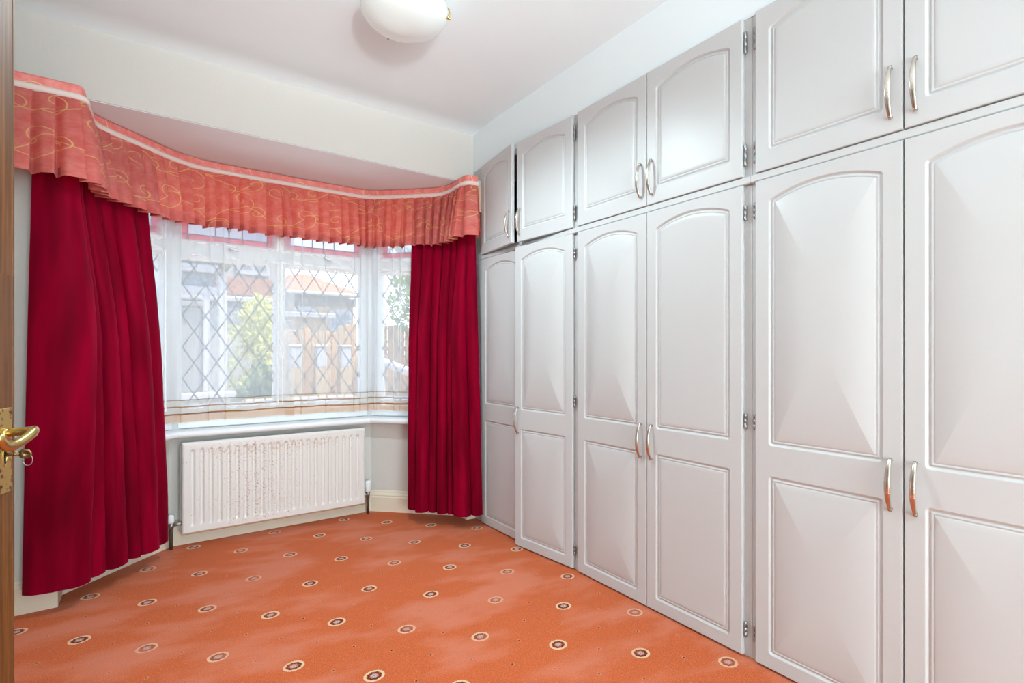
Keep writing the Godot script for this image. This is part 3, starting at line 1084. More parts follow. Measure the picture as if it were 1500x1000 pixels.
func shrub(called: String, label: String, category: String, at: Vector3, blobs: Array, count: int, m: Material, size: float):
	var t := thing(called, label, category, at)
	var r := RandomNumberGenerator.new()
	r.seed = hash(called)
	var st := new_st()
	for n in count:
		var b = blobs[n % blobs.size()]
		var v := Vector3(r.randfn(), r.randfn(), r.randfn()).normalized() * pow(r.randf(), 0.3)
		var c: Vector3 = b[0] + v * b[1]
		var s := size * r.randf_range(0.6, 1.3)
		var bs := Basis.from_euler(Vector3(r.randf() * TAU, r.randf() * TAU, r.randf() * TAU))
		var d := [Vector3(-s, 0, 0), Vector3(0, -s * 0.45, s * 0.15), Vector3(s, 0, 0), Vector3(0, s * 0.45, s * 0.15)]
		quad(st, c + bs * d[0], c + bs * d[1], c + bs * d[2], c + bs * d[3])
	tag(put("foliage", st, m, t), "", "", "", "stuff")
	st = new_st(true)
	var top: float = blobs[0][0].y
	tube(st, [Vector3(0, 0, 0), Vector3(0.02, top * 0.5, 0), Vector3(0, top, 0)], [0.07, 0.055, 0.02], 8)
	put("trunk", st, M.bark, t)

# ---------------------------------------------------------------- fitted wardrobes
const DOOR_T := 0.018

# closed outline of a panel, stepped in by d; every outline has the same count of points, so outlines can be joined
func outline(x0: float, x1: float, y0: float, y1: float, arch: float, r: float, d: float, tall := 1.0) -> Array:
	var hw := (x1 - x0) / 2.0
	var cx := (x0 + x1) / 2.0
	d = minf(d, hw - 0.0005)
	var a0 := x0 + d
	var a1 := x1 - d
	# a lifted field closes faster along its height than across
	var dy := d if tall == 1.0 else 0.024 + (d - 0.024) * tall
	var b0 := y0 + dy
	var b1 := y1 - dy
	if b0 > b1:
		var mid := (b0 + b1) / 2.0
		b0 = mid; b1 = mid
	var q := minf(maxf(r - d * 0.8, 0.0015), minf((a1 - a0) / 2.0, (b1 - b0) / 2.0) * 0.98)
	q = maxf(q, 0.0001)
	var o := []
	var arc := func(x: float) -> float: return b1 + arch * (1.0 - pow((x - cx) / hw, 2.0))
	for k in 5:
		var w := PI + PI / 2 * k / 4
		o.append(Vector2(a0 + q + q * cos(w), b0 + q + q * sin(w)))
	for k in range(1, 8): o.append(Vector2(lerpf(a0 + q, a1 - q, k / 8.0), b0))
	for k in 5:
		var w := -PI / 2 + PI / 2 * k / 4
		o.append(Vector2(a1 - q + q * cos(w), b0 + q + q * sin(w)))
	var tq := q if arch <= 0.0 else q * 0.8
	for k in range(1, 12): o.append(Vector2(a1, lerpf(b0 + q, b1 - tq, k / 12.0)))
	var ty1: float = arc.call(a1 - tq)
	for k in 5:
		var t := k / 4.0
		o.append(Vector2(a1, b1 - tq).lerp(Vector2(a1, arc.call(a1)), t).lerp(Vector2(a1, arc.call(a1)).lerp(Vector2(a1 - tq, ty1), t), t))
	for k in range(1, 20):
		var x := lerpf(a1 - tq, a0 + tq, k / 20.0)
		o.append(Vector2(x, arc.call(x)))
	for k in 5:
		var t := k / 4.0
		o.append(Vector2(a0 + tq, arc.call(a0 + tq)).lerp(Vector2(a0, arc.call(a0)), t).lerp(Vector2(a0, arc.call(a0)).lerp(Vector2(a0, b1 - tq), t), t))
	for k in range(1, 12): o.append(Vector2(a0, lerpf(b1 - tq, b0 + q, k / 12.0)))
	return o

# the same count of points round a plain rectangle
func frame_outline(x0: float, x1: float, y0: float, y1: float) -> Array:
	var o := []
	for k in 5: o.append(Vector2(x0, y0))
	for k in range(1, 8): o.append(Vector2(lerpf(x0, x1, k / 8.0), y0))
	for k in 5: o.append(Vector2(x1, y0))
	for k in range(1, 12): o.append(Vector2(x1, lerpf(y0, y1, k / 12.0)))
	for k in 5: o.append(Vector2(x1, y1))
	for k in range(1, 20): o.append(Vector2(lerpf(x1, x0, k / 20.0), y1))
	for k in 5: o.append(Vector2(x0, y1))
	for k in range(1, 12): o.append(Vector2(x0, lerpf(y1, y0, k / 12.0)))
	return o

func ring_strip(st: SurfaceTool, a: Array, za: float, b: Array, zb: float):
	# a is outside b, both counter-clockwise seen from the front
	var n := a.size()
	for k in n:
		var m := (k + 1) % n
		quad(st, Vector3(a[k].x, a[k].y, za), Vector3(a[m].x, a[m].y, za), Vector3(b[m].x, b[m].y, zb), Vector3(b[k].x, b[k].y, zb))

# panels: [x0, x1, y0, y1 shoulder, arch, bulge]; zones split the face between them
func door_mesh(w: float, h: float, panels: Array, zones: Array) -> ArrayMesh:
	var st := new_st()
	var e := 0.003
	for k in panels.size():
		var p = panels[k]
		var z = zones[k]
		smooth(st, false)
		var lo: float = z[0] + (e if k == 0 else 0.0)
		var hi: float = z[1] - (e if k == panels.size() - 1 else 0.0)
		var o := outline(p[0], p[1], p[2], p[3], p[4], 0.012, 0.0)
		ring_strip(st, frame_outline(e, w - e, lo, hi), 0.0, o, 0.0)
		st.set_smooth_group(1 + k)
		var last := o
		var lz := 0.0
		for q in [[0.0015, -0.0006], [0.0035, -0.0026], [0.0060, -0.0056], [0.0085, -0.0070], [0.0105, -0.0066], [0.0120, -0.0045], [0.0140, -0.0033], [0.0165, -0.0031], [0.0180, -0.0046], [0.0195, -0.0048], [0.0215, -0.0030], [0.0240, -0.0022]]:
			var nx := outline(p[0], p[1], p[2], p[3], p[4], 0.012, q[0])
			ring_strip(st, last, lz, nx, q[1])
			last = nx
			lz = q[1]
		# the field: flat, or lifted vinyl that pulls into creases from the corners
		var base := lz
		var half: float = (p[1] - p[0]) / 2.0
		var tall: float = 1.0 if p[5] <= 0.0 else clampf((p[3] - p[2]) / (p[1] - p[0]) * 0.92, 1.001, 2.3)
		for s in 14:
			var d: float = lerpf(0.0240, half - 0.004, (s + 1) / 14.0)
			var nz := base
			if p[5] > 0.0:
				nz = base + p[5] * (1.0 - pow(1.0 - (d - 0.024) / (half - 0.028), 2.6))
			elif s < 13 and s > 0:
				continue
			var nx := outline(p[0], p[1], p[2], p[3], p[4], 0.012, d, tall)
			ring_strip(st, last, lz, nx, nz)
			last = nx
			lz = nz
		var mid := Vector3.ZERO
		for v in last: mid += Vector3(v.x, v.y, lz) / last.size()
		smooth(st, false)
		for n in last.size():
			var v: Vector2 = last[n]
			var q: Vector2 = last[(n + 1) % last.size()]
			tri(st, mid, Vector3(v.x, v.y, lz), Vector3(q.x, q.y, lz))
	# rounded edge, sides and back
	smooth(st, false)
	var f := [[e, 0.0], [e * 0.3, -e * 0.3], [0.0, -e], [0.0, -DOOR_T]]
	for k in f.size() - 1:
		var a: float = f[k + 1][0]
		var b: float = f[k][0]
		ring_strip(st, [Vector2(a, a), Vector2(w - a, a), Vector2(w - a, h - a), Vector2(a, h - a)], f[k + 1][1], [Vector2(b, b), Vector2(w - b, b), Vector2(w - b, h - b), Vector2(b, h - b)], f[k][1])
	quad(st, Vector3(w, 0, -DOOR_T), Vector3(0, 0, -DOOR_T), Vector3(0, h, -DOOR_T), Vector3(w, h, -DOOR_T))
	return mesh_of(st)

# bow handle: flat tapering strap on two feet, a patch of pressed dots at its middle
func handle_meshes() -> Array:
	var st := new_st(true)
	var half := 0.076
	var cols := []
	for i in 25:
		var t := -1.0 + 2.0 * i / 24.0
		var y := half * t
		var zc := 0.030 - 0.024 * pow(absf(t), 2.4)
		var slope := -0.024 * 2.4 * pow(absf(t), 1.4) * signf(t) / half
		var n := Vector2(1.0, -slope).normalized()          # (z, y) normal of the strap
		var wide := 0.0078 - 0.0032 * pow(absf(t), 1.6)
		var thick := 0.0042 - 0.0008 * absf(t)
		var ring := []
		for k in 17:
			var w := TAU * k / 16
			var a := cos(w)
			var b := sin(w)
			var u := signf(a) * pow(absf(a), 0.7) * wide
			var v := signf(b) * pow(absf(b), 0.8) * thick
			ring.append(Vector3(u, y + n.y * v, zc + n.x * v))
		cols.append(ring)
	for i in 24:
		for k in 16:
			quad(st, cols[i][k], cols[i + 1][k], cols[i + 1][k + 1], cols[i][k + 1])
	for e in [0, 24]:
		var c := Vector3.ZERO
		for k in 16: c += cols[e][k] / 16.0
		for k in 16:
			if e == 0: tri(st, c, cols[e][k], cols[e][k + 1])
			else: tri(st, c, cols[e][k + 1], cols[e][k])
	for s in [1.0, -1.0]:
		tube(st, [Vector3(0, s * half * 0.93, 0.0), Vector3(0, s * half * 0.93, 0.014)], [0.0048, 0.0042], 12)
	var dots := new_st(true)
	for i in 9:
		for k in 3:
			var y := (i - 4) * 0.0052
			var t := y / half
			var z := 0.030 - 0.024 * pow(absf(t), 2.4) + 0.0041
			var c := Vector3((k - 1) * 0.0042, y, z)
			for q in 6:
				var a := TAU * q / 6
				var b := TAU * (q + 1) / 6
				tri(dots, c + Vector3(0, 0, 0.0011), c + Vector3(cos(a), sin(a), 0) * 0.0013 + Vector3(0, 0, -0.0006), c + Vector3(cos(b), sin(b), 0) * 0.0013 + Vector3(0, 0, -0.0006))
	return [mesh_of(st), mesh_of(dots)]

func hinge_mesh(tall: float) -> ArrayMesh:
	var st := new_st(true)
	var r := 0.0052
	lathe(st, [Vector2(0, -tall / 2 - 0.004), Vector2(r * 0.7, -tall / 2 - 0.003), Vector2(r, -tall / 2), Vector2(r, -tall * 0.18), Vector2(r * 0.86, -tall * 0.175), Vector2(r, -tall * 0.17), Vector2(r, tall * 0.17), Vector2(r * 0.86, tall * 0.175), Vector2(r, tall * 0.18), Vector2(r, tall / 2), Vector2(r * 0.7, tall / 2 + 0.003), Vector2(0, tall / 2 + 0.004)], 12)
	return mesh_of(st)

func wardrobes():
	var facing := Basis(Vector3(0, 0, 1), Vector3(0, 1, 0), Vector3(-1, 0, 0))
	var w := 0.4393
	var lower_h := 1.7025
	var upper_h := 0.573
	var left := [-2.855, -1.933, -1.0025]       # left edge of each pair
	var ends := [BACK + 0.006, -1.953, -1.024, -0.082]
	var pm := 0.048                              # stile margin
	# bulges of the lower doors: lower panel, upper panel
	var bulges := [[0.0, 0.008], [0.010, 0.022], [0.011, 0.022], [0.0, 0.0], [0.011, 0.019], [0.010, 0.014]]
	var handles := handle_meshes()
	var hinge_long := hinge_mesh(0.074)
	var hinge_short := hinge_mesh(0.050)
	var upper := door_mesh(w, upper_h, [[pm, w - pm, 0.066, upper_h - 0.081, 0.036, 0.0]], [[0.0, upper_h]])
	var where := ["beside the window and the crimson curtain", "in the middle of the row", "nearest the viewer at the right edge"]
	for u in 3:
		# ---- tall unit
		var t := thing("wardrobe", "tall white fitted wardrobe with arched panel doors, %s" % where[u], "wardrobe", Vector3(FX, 0, ends[u]), 0.0, "tall wardrobes of the fitted wall")
		var z0 := 0.0
		var z1: float = ends[u + 1] - ends[u] - 0.0005
		var d0: float = left[u] - ends[u] - 0.004
		var d1: float = d0 + 0.008 + 2 * w + 0.003
		carcass(t, z0, z1, d0, d1, 0.0, 1.712, false)
		for k in 2:
			var b = bulges[u * 2 + k]
			var dm := door_mesh(w, lower_h, [[pm, w - pm, 0.048, 0.668, 0.0, b[0]], [pm, w - pm, 0.772, 1.626, 0.037, b[1]]], [[0.0, 0.72], [0.72, lower_h]])
			var d := obj("door", dm, M.white_vinyl, t)
			place_door(d, facing, u, k, left[u] - ends[u], w, 0.008, 6.2 if u == 0 and k == 1 else 0.0)
			if u == 0 and k == 1: tag(d, "tall door standing slightly ajar")
			fit_handle(d, handles, w, k, 0.722 - 0.008)
			if u < 2 or k == 0:
				for y in [1.603, 0.848, 0.092]:
					fit_hinge(d, hinge_short, w, k, y)
		# ---- cupboard over it
		var c := thing("top_cupboard", "white cupboard with arched panel doors, %s, above the tall doors" % ["", "middle of the top row", "at the upper right edge"][u] if u > 0 else "small white cupboard with both doors ajar over the wardrobe beside the window", "cupboard", Vector3(FX, 1.7125, ends[u]), 0.0, "top cupboards of the fitted wall")
		carcass(c, z0, z1, d0, d1, 0.0, 0.6045, true)
		for k in 2:
			var d := obj("door", upper, M.white_vinyl, c)
			var dw := w
			if u == 0 and k == 0:
				# this leaf is narrower and hangs further open
				dw = w - 0.016
				d.mesh = door_mesh(dw, upper_h, [[pm, dw - pm, 0.066, upper_h - 0.081, 0.036, 0.0]], [[0.0, upper_h]])
			place_door(d, facing, u, k, left[u] - ends[u], w, 0.0295, (-7.0 if k == 0 else 4.4) if u == 0 else 0.0)
			if u == 0: tag(d, "small door standing ajar")
			fit_handle(d, handles, dw, k, 0.113)
			if not (u == 0 and k == 0):
				fit_hinge(d, hinge_long, w, k, 0.487)
				fit_hinge(d, hinge_long, w, k, 0.078)

# local axes of a unit: x into the wall, y up, z towards the viewer
func carcass(t: Node3D, z0: float, z1: float, d0: float, d1: float, y0: float, y1: float, high: bool):
	var deep := 0.60
	var obj_box := func(n: String, lo: Vector3, hi: Vector3, c := 0.002, m: Material = M.white_vinyl):
		obj(n, box_mesh(lo, hi, c), m, t)
	obj_box.call("side_panel", Vector3(0.02, y0, z0), Vector3(deep, y1, z0 + 0.018))
	obj_box.call("side_panel", Vector3(0.02, y0, z1 - 0.018), Vector3(deep, y1, z1))
	obj_box.call("back_panel", Vector3(deep, y0, z0), Vector3(deep + 0.01, y1, z1), 0.0, M.carcass_shade)
	obj_box.call("stile", Vector3(0, y0, z0), Vector3(0.02, y1, d0 + 0.018))
	obj_box.call("stile", Vector3(0, y0, d1 - 0.018), Vector3(0.02, y1, z1))
	obj_box.call("base_panel", Vector3(0.02, y0, z0 + 0.018), Vector3(deep, y0 + 0.018, z1 - 0.018), 0.0, M.carcass_shade)
	obj_box.call("lining", Vector3(0.30, y0 + 0.02, z0 + 0.02), Vector3(0.32, y1 - 0.02, z1 - 0.02), 0.0, M.carcass_shade)  # dark sheet across the inside, stands in for the shade in there
	if high:
		obj_box.call("rail", Vector3(0, y1 - 0.035, d0 + 0.018), Vector3(0.02, y1, d1 - 0.018))
		# the rail between the two rows of doors stands proud of the frame
		obj_box.call("front_rail", Vector3(-0.017, y0 + 0.0002, z0 + (d0 if z0 + d0 > 0.09 else 0.0)), Vector3(0.02, y0 + 0.0265, z1), 0.003)
		obj_box.call("rail", Vector3(0.001, y0 + 0.0265, d0 + 0.018), Vector3(0.02, y0 + 0.05, d1 - 0.018), 0.0)
	else:
		obj_box.call("plinth", Vector3(0, y0, d0 + 0.018), Vector3(0.02, y0 + 0.06, d1 - 0.018))
		obj_box.call("rail", Vector3(0, y1 - 0.03, d0 + 0.018), Vector3(0.02, y1, d1 - 0.018))

func place_door(d: MeshInstance3D, facing: Basis, _u: int, k: int, from: float, w: float, y: float, ajar: float):
	# the door's own x runs towards the viewer; it turns about its hinge edge
	var z := from + k * (w + 0.003)
	var hinge := Vector3(-0.003, y, z + (w if k == 1 else 0.0))
	var turn := Basis(Vector3.UP, deg_to_rad(ajar))
	var inner := Vector3(0.0 if k == 0 else -w, 0, DOOR_T)
	d.transform = Transform3D(turn * facing, hinge + turn * facing * inner)

func fit_handle(d: Node3D, meshes: Array, w: float, k: int, y: float):
	var h := obj("handle", meshes[0], M.satin_nickel, d)
	h.position = Vector3(w - 0.0285 if k == 0 else 0.0285, y, 0.0)
	var dots := obj("handle_dots", meshes[1], M.nickel_dots, d)
	dots.position = h.position
	tag(dots, "", "", "", "stuff")

func fit_hinge(d: Node3D, mesh: Mesh, w: float, k: int, y: float):
	var h := obj("hinge", mesh, M.steel, d)
	h.position = Vector3(-0.007 if k == 0 else w + 0.007, y, -0.011)

# ---------------------------------------------------------------- valance, curtains and nets
const PELMET := [Vector2(-0.495, -2.845), Vector2(-0.40, -2.845), Vector2(-0.285, -2.845), Vector2(-0.250, -2.848), Vector2(-0.239, -2.87), Vector2(-0.236, -2.97), Vector2(-0.228, -3.115), Vector2(-0.17, -3.195), Vector2(-0.06, -3.295), Vector2(0.03, -3.383), Vector2(0.13, -3.465), Vector2(0.23, -3.512), Vector2(0.38, -3.526), Vector2(0.70, -3.527), Vector2(1.08, -3.524), Vector2(1.235, -3.508), Vector2(1.39, -3.392), Vector2(1.53, -3.262), Vector2(1.625, -3.150), Vector2(1.645, -3.05), Vector2(1.643, -2.90), Vector2(1.652, -2.850), Vector2(1.675, -2.838), Vector2(1.715, -2.832)]

func valance():
	var path := smooth_path(PELMET, 0.0045)
	var n := path.size()
	var length := 0.0
	var at := [0.0]
	for i in n - 1:
		length += path[i].distance_to(path[i + 1])
		at.append(length)
	var t := thing("valance", "salmon pleated valance with gold scrolls and a white braid over the bay window", "valance", Vector3.ZERO)
	# flat band over a board, top edge folded back
	var st := new_st(true)
	var top := 2.2385
	var cols := []
	var uvs := []
	for i in n:
		var s := side_at(path, i)
		var col := []
		var uv := []
		for q in [[0.002, 2.168], [0.004, 2.18], [0.005, 2.205], [0.004, 2.225], [0.0055, 2.229], [0.003, top], [-0.012, top], [-0.016, top - 0.004], [-0.016, 2.168]]:
			col.append(Vector3(path[i].x + s.x * q[0], q[1], path[i].y + s.y * q[0]))
			uv.append(Vector2(at[i] / 0.8, (top - q[1]) / 0.4 + 0.45))
		cols.append(col)
		uvs.append(uv)
	grid(st, cols, uvs)
	put("band", st, M.valance_band, t)
	# braid
	st = new_st(true)
	cols = []
	for i in n:
		var s := side_at(path, i)
		var col := []
		for q in [[0.004, 2.1705], [0.020, 2.172], [0.0225, 2.183], [0.020, 2.195], [0.004, 2.1965]]:
			col.append(Vector3(path[i].x + s.x * q[0], q[1], path[i].y + s.y * q[0]))
		cols.append(col)
	grid(st, cols)
	put("braid", st, M.braid, t)
	# pleated skirt: pleats of uneven width that lap over each other and open towards the hem
	var r := RandomNumberGenerator.new()
	r.seed = 11
	var bounds := [0.0]
	while bounds[-1] < length:
		var p := poly_at(path, bounds[-1] / length)
		var base := 0.076 if p.x < 0.0 or p.x > 1.35 else 0.070
		bounds.append(bounds[-1] + base * r.randf_range(0.72, 1.3))
	var kick := []
	var hang := []
	var lean := []
	for k in bounds.size():
		kick.append(r.randf_range(0.7, 1.25))
		hang.append(r.randf_range(-0.010, 0.008))
		lean.append(r.randf_range(-0.5, 1.0))
	var nv := 14
	cols = []
	uvs = []
	var hem := []
	var steps := int(length / 0.0042)
	var k := 0
	for i in steps + 1:
		var s := length * i / steps
		while k < bounds.size() - 2 and s >= bounds[k + 1]: k += 1
		var wide: float = bounds[k + 1] - bounds[k]
		var f: float = (s - bounds[k]) / wide
		# slow from fold to fold across the face, then quickly back under the next pleat
		var lap := 0.28
		var amp := lerpf(kick[k], kick[mini(k + 1, kick.size() - 1)], f)
		var low := lerpf(hang[k], hang[mini(k + 1, hang.size() - 1)], f)
		var tilt := lerpf(lean[k], lean[mini(k + 1, lean.size() - 1)], f)
		var col := []
		var uv := []
		for j in nv + 1:
			var v := float(j) / nv                     # 0 at the hem, 1 at the braid
			var open := pow(1.0 - v, 0.75)
			var out: float
			var along: float
			if f < 1.0 - lap:
				# the face of the pleat: rises quickly from under its neighbour, then runs on
				var q := f / (1.0 - lap)
				out = smoothstep(0.0, 0.55, q) * lerpf(0.85, 1.0, q)
				along = q * (1.0 + lap * 0.75)
			else:
				var q := (f - (1.0 - lap)) / lap
				out = 1.0 - smoothstep(0.0, 1.0, q)
				along = lerpf(1.0 + lap * 0.75, 1.0, q)
			var shift := (along - f) * wide * lerpf(0.85, 0.6, open)
			var sp := clampf((s + shift + tilt * 0.012 * open) / length, 0.0, 1.0)
			var p := poly_at(path, sp)
			var h := 0.01
			var d := (poly_at(path, minf(sp + h, 1.0)) - poly_at(path, maxf(sp - h, 0.0))).normalized()
			var nn := Vector2(-d.y, d.x)
			var depth := 0.004 + out * amp * lerpf(0.012, 0.062, open) + 0.006 * open
			var y := lerpf(1.838 + low, 2.176, v)
			col.append(Vector3(p.x + nn.x * depth, y, p.y + nn.y * depth))
			uv.append(Vector2(s / 0.8, 1.0 - v * 0.85))
		cols.append(col)
		uvs.append(uv)
		# the turned-up hem lies behind the cloth
		var hc := []
		for j in 4:
			var a: Vector3 = col[0].lerp(col[1], j * 0.52)
			var pp := poly_at(path, clampf(s / length, 0, 1))
			var back := (Vector3(pp.x, a.y, pp.y) - a).normalized() * 0.0022
			hc.append(a + back)
		hem.append(hc)
	st = new_st(true)
	grid(st, cols, uvs)
	put("skirt", st, M.valance_cloth, t)
	st = new_st(true)
	grid(st, hem)
	put("hem", st, M.valance_hem, t)

# a curtain hung between a line at the top and a line at the hem; folds are [valley, its drift towards the foot, depth of the fold after it, skew]
func drape(t: Node3D, called: String, top: Array, foot: Array, y_top: float, y_foot: float, folds: Array, belly: Callable, m: Material, seed_: int):
	var st := new_st(true)
	var a := smooth_path(top, 0.01)
	var b := smooth_path(foot, 0.01)
	var n1 := FastNoiseLite.new()
	n1.seed = seed_
	n1.frequency = 1.4
	var nu := 330
	var nv := 60
	var cols := []
	var uvs := []
	for i in nu + 1:
		var s := float(i) / nu
		var col := []
		var uv := []
		for j in nv + 1:
			var v := float(j) / nv                     # 0 at the foot
			var q: Vector2 = belly.call(s, v)          # sideways share and outward metres
			var sp := clampf(s + q.x, 0.0, 1.0)
			var p := poly_at(b, sp).lerp(poly_at(a, sp), v)
			var h := 0.03
			var d := (poly_at(b, minf(sp + h, 1)).lerp(poly_at(a, minf(sp + h, 1)), v) - poly_at(b, maxf(sp - h, 0)).lerp(poly_at(a, maxf(sp - h, 0)), v)).normalized()
			var nn := Vector2(-d.y, d.x)
			var out := q.y
			# between two valleys the cloth rises in one rounded fold
			var k := 0
			while k < folds.size() - 2 and s > folds[k + 1][0] + folds[k + 1][1] * (1.0 - v): k += 1
			var f0: float = folds[k][0] + folds[k][1] * (1.0 - v)
			var f1: float = folds[k + 1][0] + folds[k + 1][1] * (1.0 - v)
			var fq := clampf((s - f0) / (f1 - f0), 0.0, 1.0)
			out += folds[k][2] * pow(sin(PI * pow(fq, folds[k][3])), 0.7) * 1.6 * lerpf(1.0, 0.22, smoothstep(0.5, 0.92, v)) * lerpf(0.85, 1.0, v)
			# the fold is broader than its foot, so the valleys close up
			sp = clampf(sp - 0.13 * (f1 - f0) * sin(TAU * fq) * lerpf(1.0, 0.5, smoothstep(0.6, 0.92, v)), 0.0, 1.0)
			p = poly_at(b, sp).lerp(poly_at(a, sp), v)
			out += (0.006 * n1.get_noise_2d(s * 5.0, v * 2.0) + 0.003 * n1.get_noise_2d(s * 12.0 + 40.0, v * 4.0)) * lerpf(1.0, 0.4, v)
			col.append(Vector3(p.x + nn.x * out, lerpf(y_foot + 0.006 * n1.get_noise_1d(s * 3.0), y_top, v), p.y + nn.y * out))
			uv.append(Vector2(s * 1.1, 1.0 - v * 1.75))
		cols.append(col)
		uvs.append(uv)
	grid(st, cols, uvs)
	put(called, st, m, t)
	# the stitched hem: a second layer turned up behind
	var hem := []
	for i in range(0, nu + 1):
		var col := []
		for j in 5:
			var c: Vector3 = cols[i][j]
			var e: Vector3 = cols[mini(i + 1, nu)][j] - cols[maxi(i - 1, 0)][j]
			var nn := Vector3(-e.z, 0, e.x).normalized()
			col.append(c - nn * (0.003 if j > 0 else 0.001))
		hem.append(col)
	st = new_st(true)
	grid(st, hem)
	put("hem", st, m, t)

func curtains():
	var t := thing("curtain", "crimson velvet curtain at the left of the bay, flaring out at its foot", "curtain", Vector3.ZERO, 0.0, "crimson velvet curtains")
	drape(t, "cloth", [Vector2(-0.402, -2.905), Vector2(-0.335, -2.905), Vector2(-0.290, -2.925), Vector2(-0.285, -2.99), Vector2(-0.275, -3.12), Vector2(-0.205, -3.225), Vector2(-0.115, -3.305), Vector2(-0.028, -3.385)],
		[Vector2(-0.437, -2.925), Vector2(-0.36, -2.925), Vector2(-0.285, -2.955), Vector2(-0.225, -3.04), Vector2(-0.17, -3.105), Vector2(-0.10, -3.155), Vector2(-0.02, -3.25), Vector2(0.045, -3.345)],
		2.12, 0.10,
		[[-0.02, 0.0, 0.062, 2.1], [0.30, -0.01, 0.050, 1.0], [0.43, 0.0, 0.066, 0.9], [0.61, 0.01, 0.045, 1.2], [0.715, -0.02, 0.058, 1.0], [0.88, -0.01, 0.034, 1.0], [1.02, 0.0, 0.0, 1.0]],
		func(s: float, v: float) -> Vector2: return Vector2(0.0, 0.018 * sin(PI * v) * s * (1.0 - v)), M.velvet, 3)
	t = thing("curtain", "crimson velvet curtain with close narrow folds beside the white wardrobe", "curtain", Vector3.ZERO, 0.0, "crimson velvet curtains")
	drape(t, "cloth", [Vector2(1.498, -3.355), Vector2(1.565, -3.29), Vector2(1.640, -3.20), Vector2(1.684, -3.10), Vector2(1.692, -3.0), Vector2(1.690, -2.92), Vector2(1.705, -2.885), Vector2(1.722, -2.880)],
		[Vector2(1.420, -3.18), Vector2(1.470, -3.08), Vector2(1.53, -2.995), Vector2(1.585, -2.93), Vector2(1.63, -2.855), Vector2(1.67, -2.820), Vector2(1.722, -2.815)],
		2.12, 0.085,
		[[-0.03, 0.0, 0.040, 1.0], [0.14, 0.01, 0.062, 0.9], [0.29, 0.02, 0.044, 1.1], [0.43, 0.0, 0.055, 1.0], [0.56, 0.01, 0.040, 1.0], [0.67, 0.0, 0.056, 1.1], [0.87, 0.01, 0.034, 1.0], [1.02, 0.0, 0.0, 1.0]],
		func(_s: float, _v: float) -> Vector2: return Vector2.ZERO, M.velvet, 8)

func nets():
	net("net_curtain", "sheer white net curtain with striped peach hem over the left part of the bay",
		[Vector2(-0.28, -3.20), Vector2(-0.12, -3.35), Vector2(0.06, -3.515), Vector2(0.16, -3.556), Vector2(0.45, -3.561), Vector2(0.765, -3.560)],
		[[0.385, 0.010, 0.012], [0.47, 0.020, 0.012], [0.60, 0.012, 0.016], [0.655, 0.018, 0.015], [0.20, 0.02, 0.014], [0.10, 0.02, 0.012]], 5)
	net("net_curtain", "sheer white net curtain with striped peach hem over the right part of the bay",
		[Vector2(0.708, -3.567), Vector2(0.95, -3.564), Vector2(1.18, -3.559), Vector2(1.31, -3.515), Vector2(1.45, -3.38), Vector2(1.66, -3.185)],
		[[0.10, 0.016, 0.012], [0.235, 0.010, 0.010], [0.415, 0.012, 0.014], [0.455, 0.012, 0.016], [0.49, 0.012, 0.014], [0.525, 0.011, 0.016], [0.56, 0.012, 0.014], [0.66, 0.012, 0.012], [0.72, 0.014, 0.014], [0.85, 0.015, 0.014]], 6)

func net(called: String, label: String, pts: Array, pinches: Array, seed_: int):
	var t := thing(called, label, "net curtain", Vector3.ZERO, 0.0, "net curtains of the bay")
	var st := new_st(true)
	var path := smooth_path(pts, 0.006)
	var n1 := FastNoiseLite.new()
	n1.seed = seed_
	n1.frequency = 1.0
	var nu := 420
	var nv := 14
	var y0 := 0.702
	var cols := []
	var uvs := []
	for i in nu + 1:
		var s := float(i) / nu
		var col := []
		var uv := []
		for j in nv + 1:
			var v := float(j) / nv
			var sp := s
			var out := 0.007 * n1.get_noise_2d(s * 6.0, v * 0.6)
			for f in pinches:
				# a narrow tuck where the cloth doubles back on itself
				var x: float = (s - f[0] - 0.012 * (1.0 - v) * sin(f[0] * 40.0)) / f[1]
				if absf(x) < 3.0:
					sp -= f[1] * 1.7 * x * exp(-x * x)
					out += f[2] * exp(-x * x * 1.2) * (1.0 if f[0] < 0.9 else 0.4)
			var p := poly_at(path, sp)
			var d := (poly_at(path, minf(sp + 0.02, 1)) - poly_at(path, maxf(sp - 0.02, 0))).normalized()
			col.append(Vector3(p.x - d.y * out, lerpf(y0 + 0.008 * n1.get_noise_1d(s * 4.0) , 2.19, v), p.y + d.x * out))
			uv.append(Vector2(s * 6.0, 1.0 - v * (2.19 - y0) / 1.5))
		cols.append(col)
		uvs.append(uv)
	grid(st, cols, uvs)
	put("cloth", st, M.net, t)

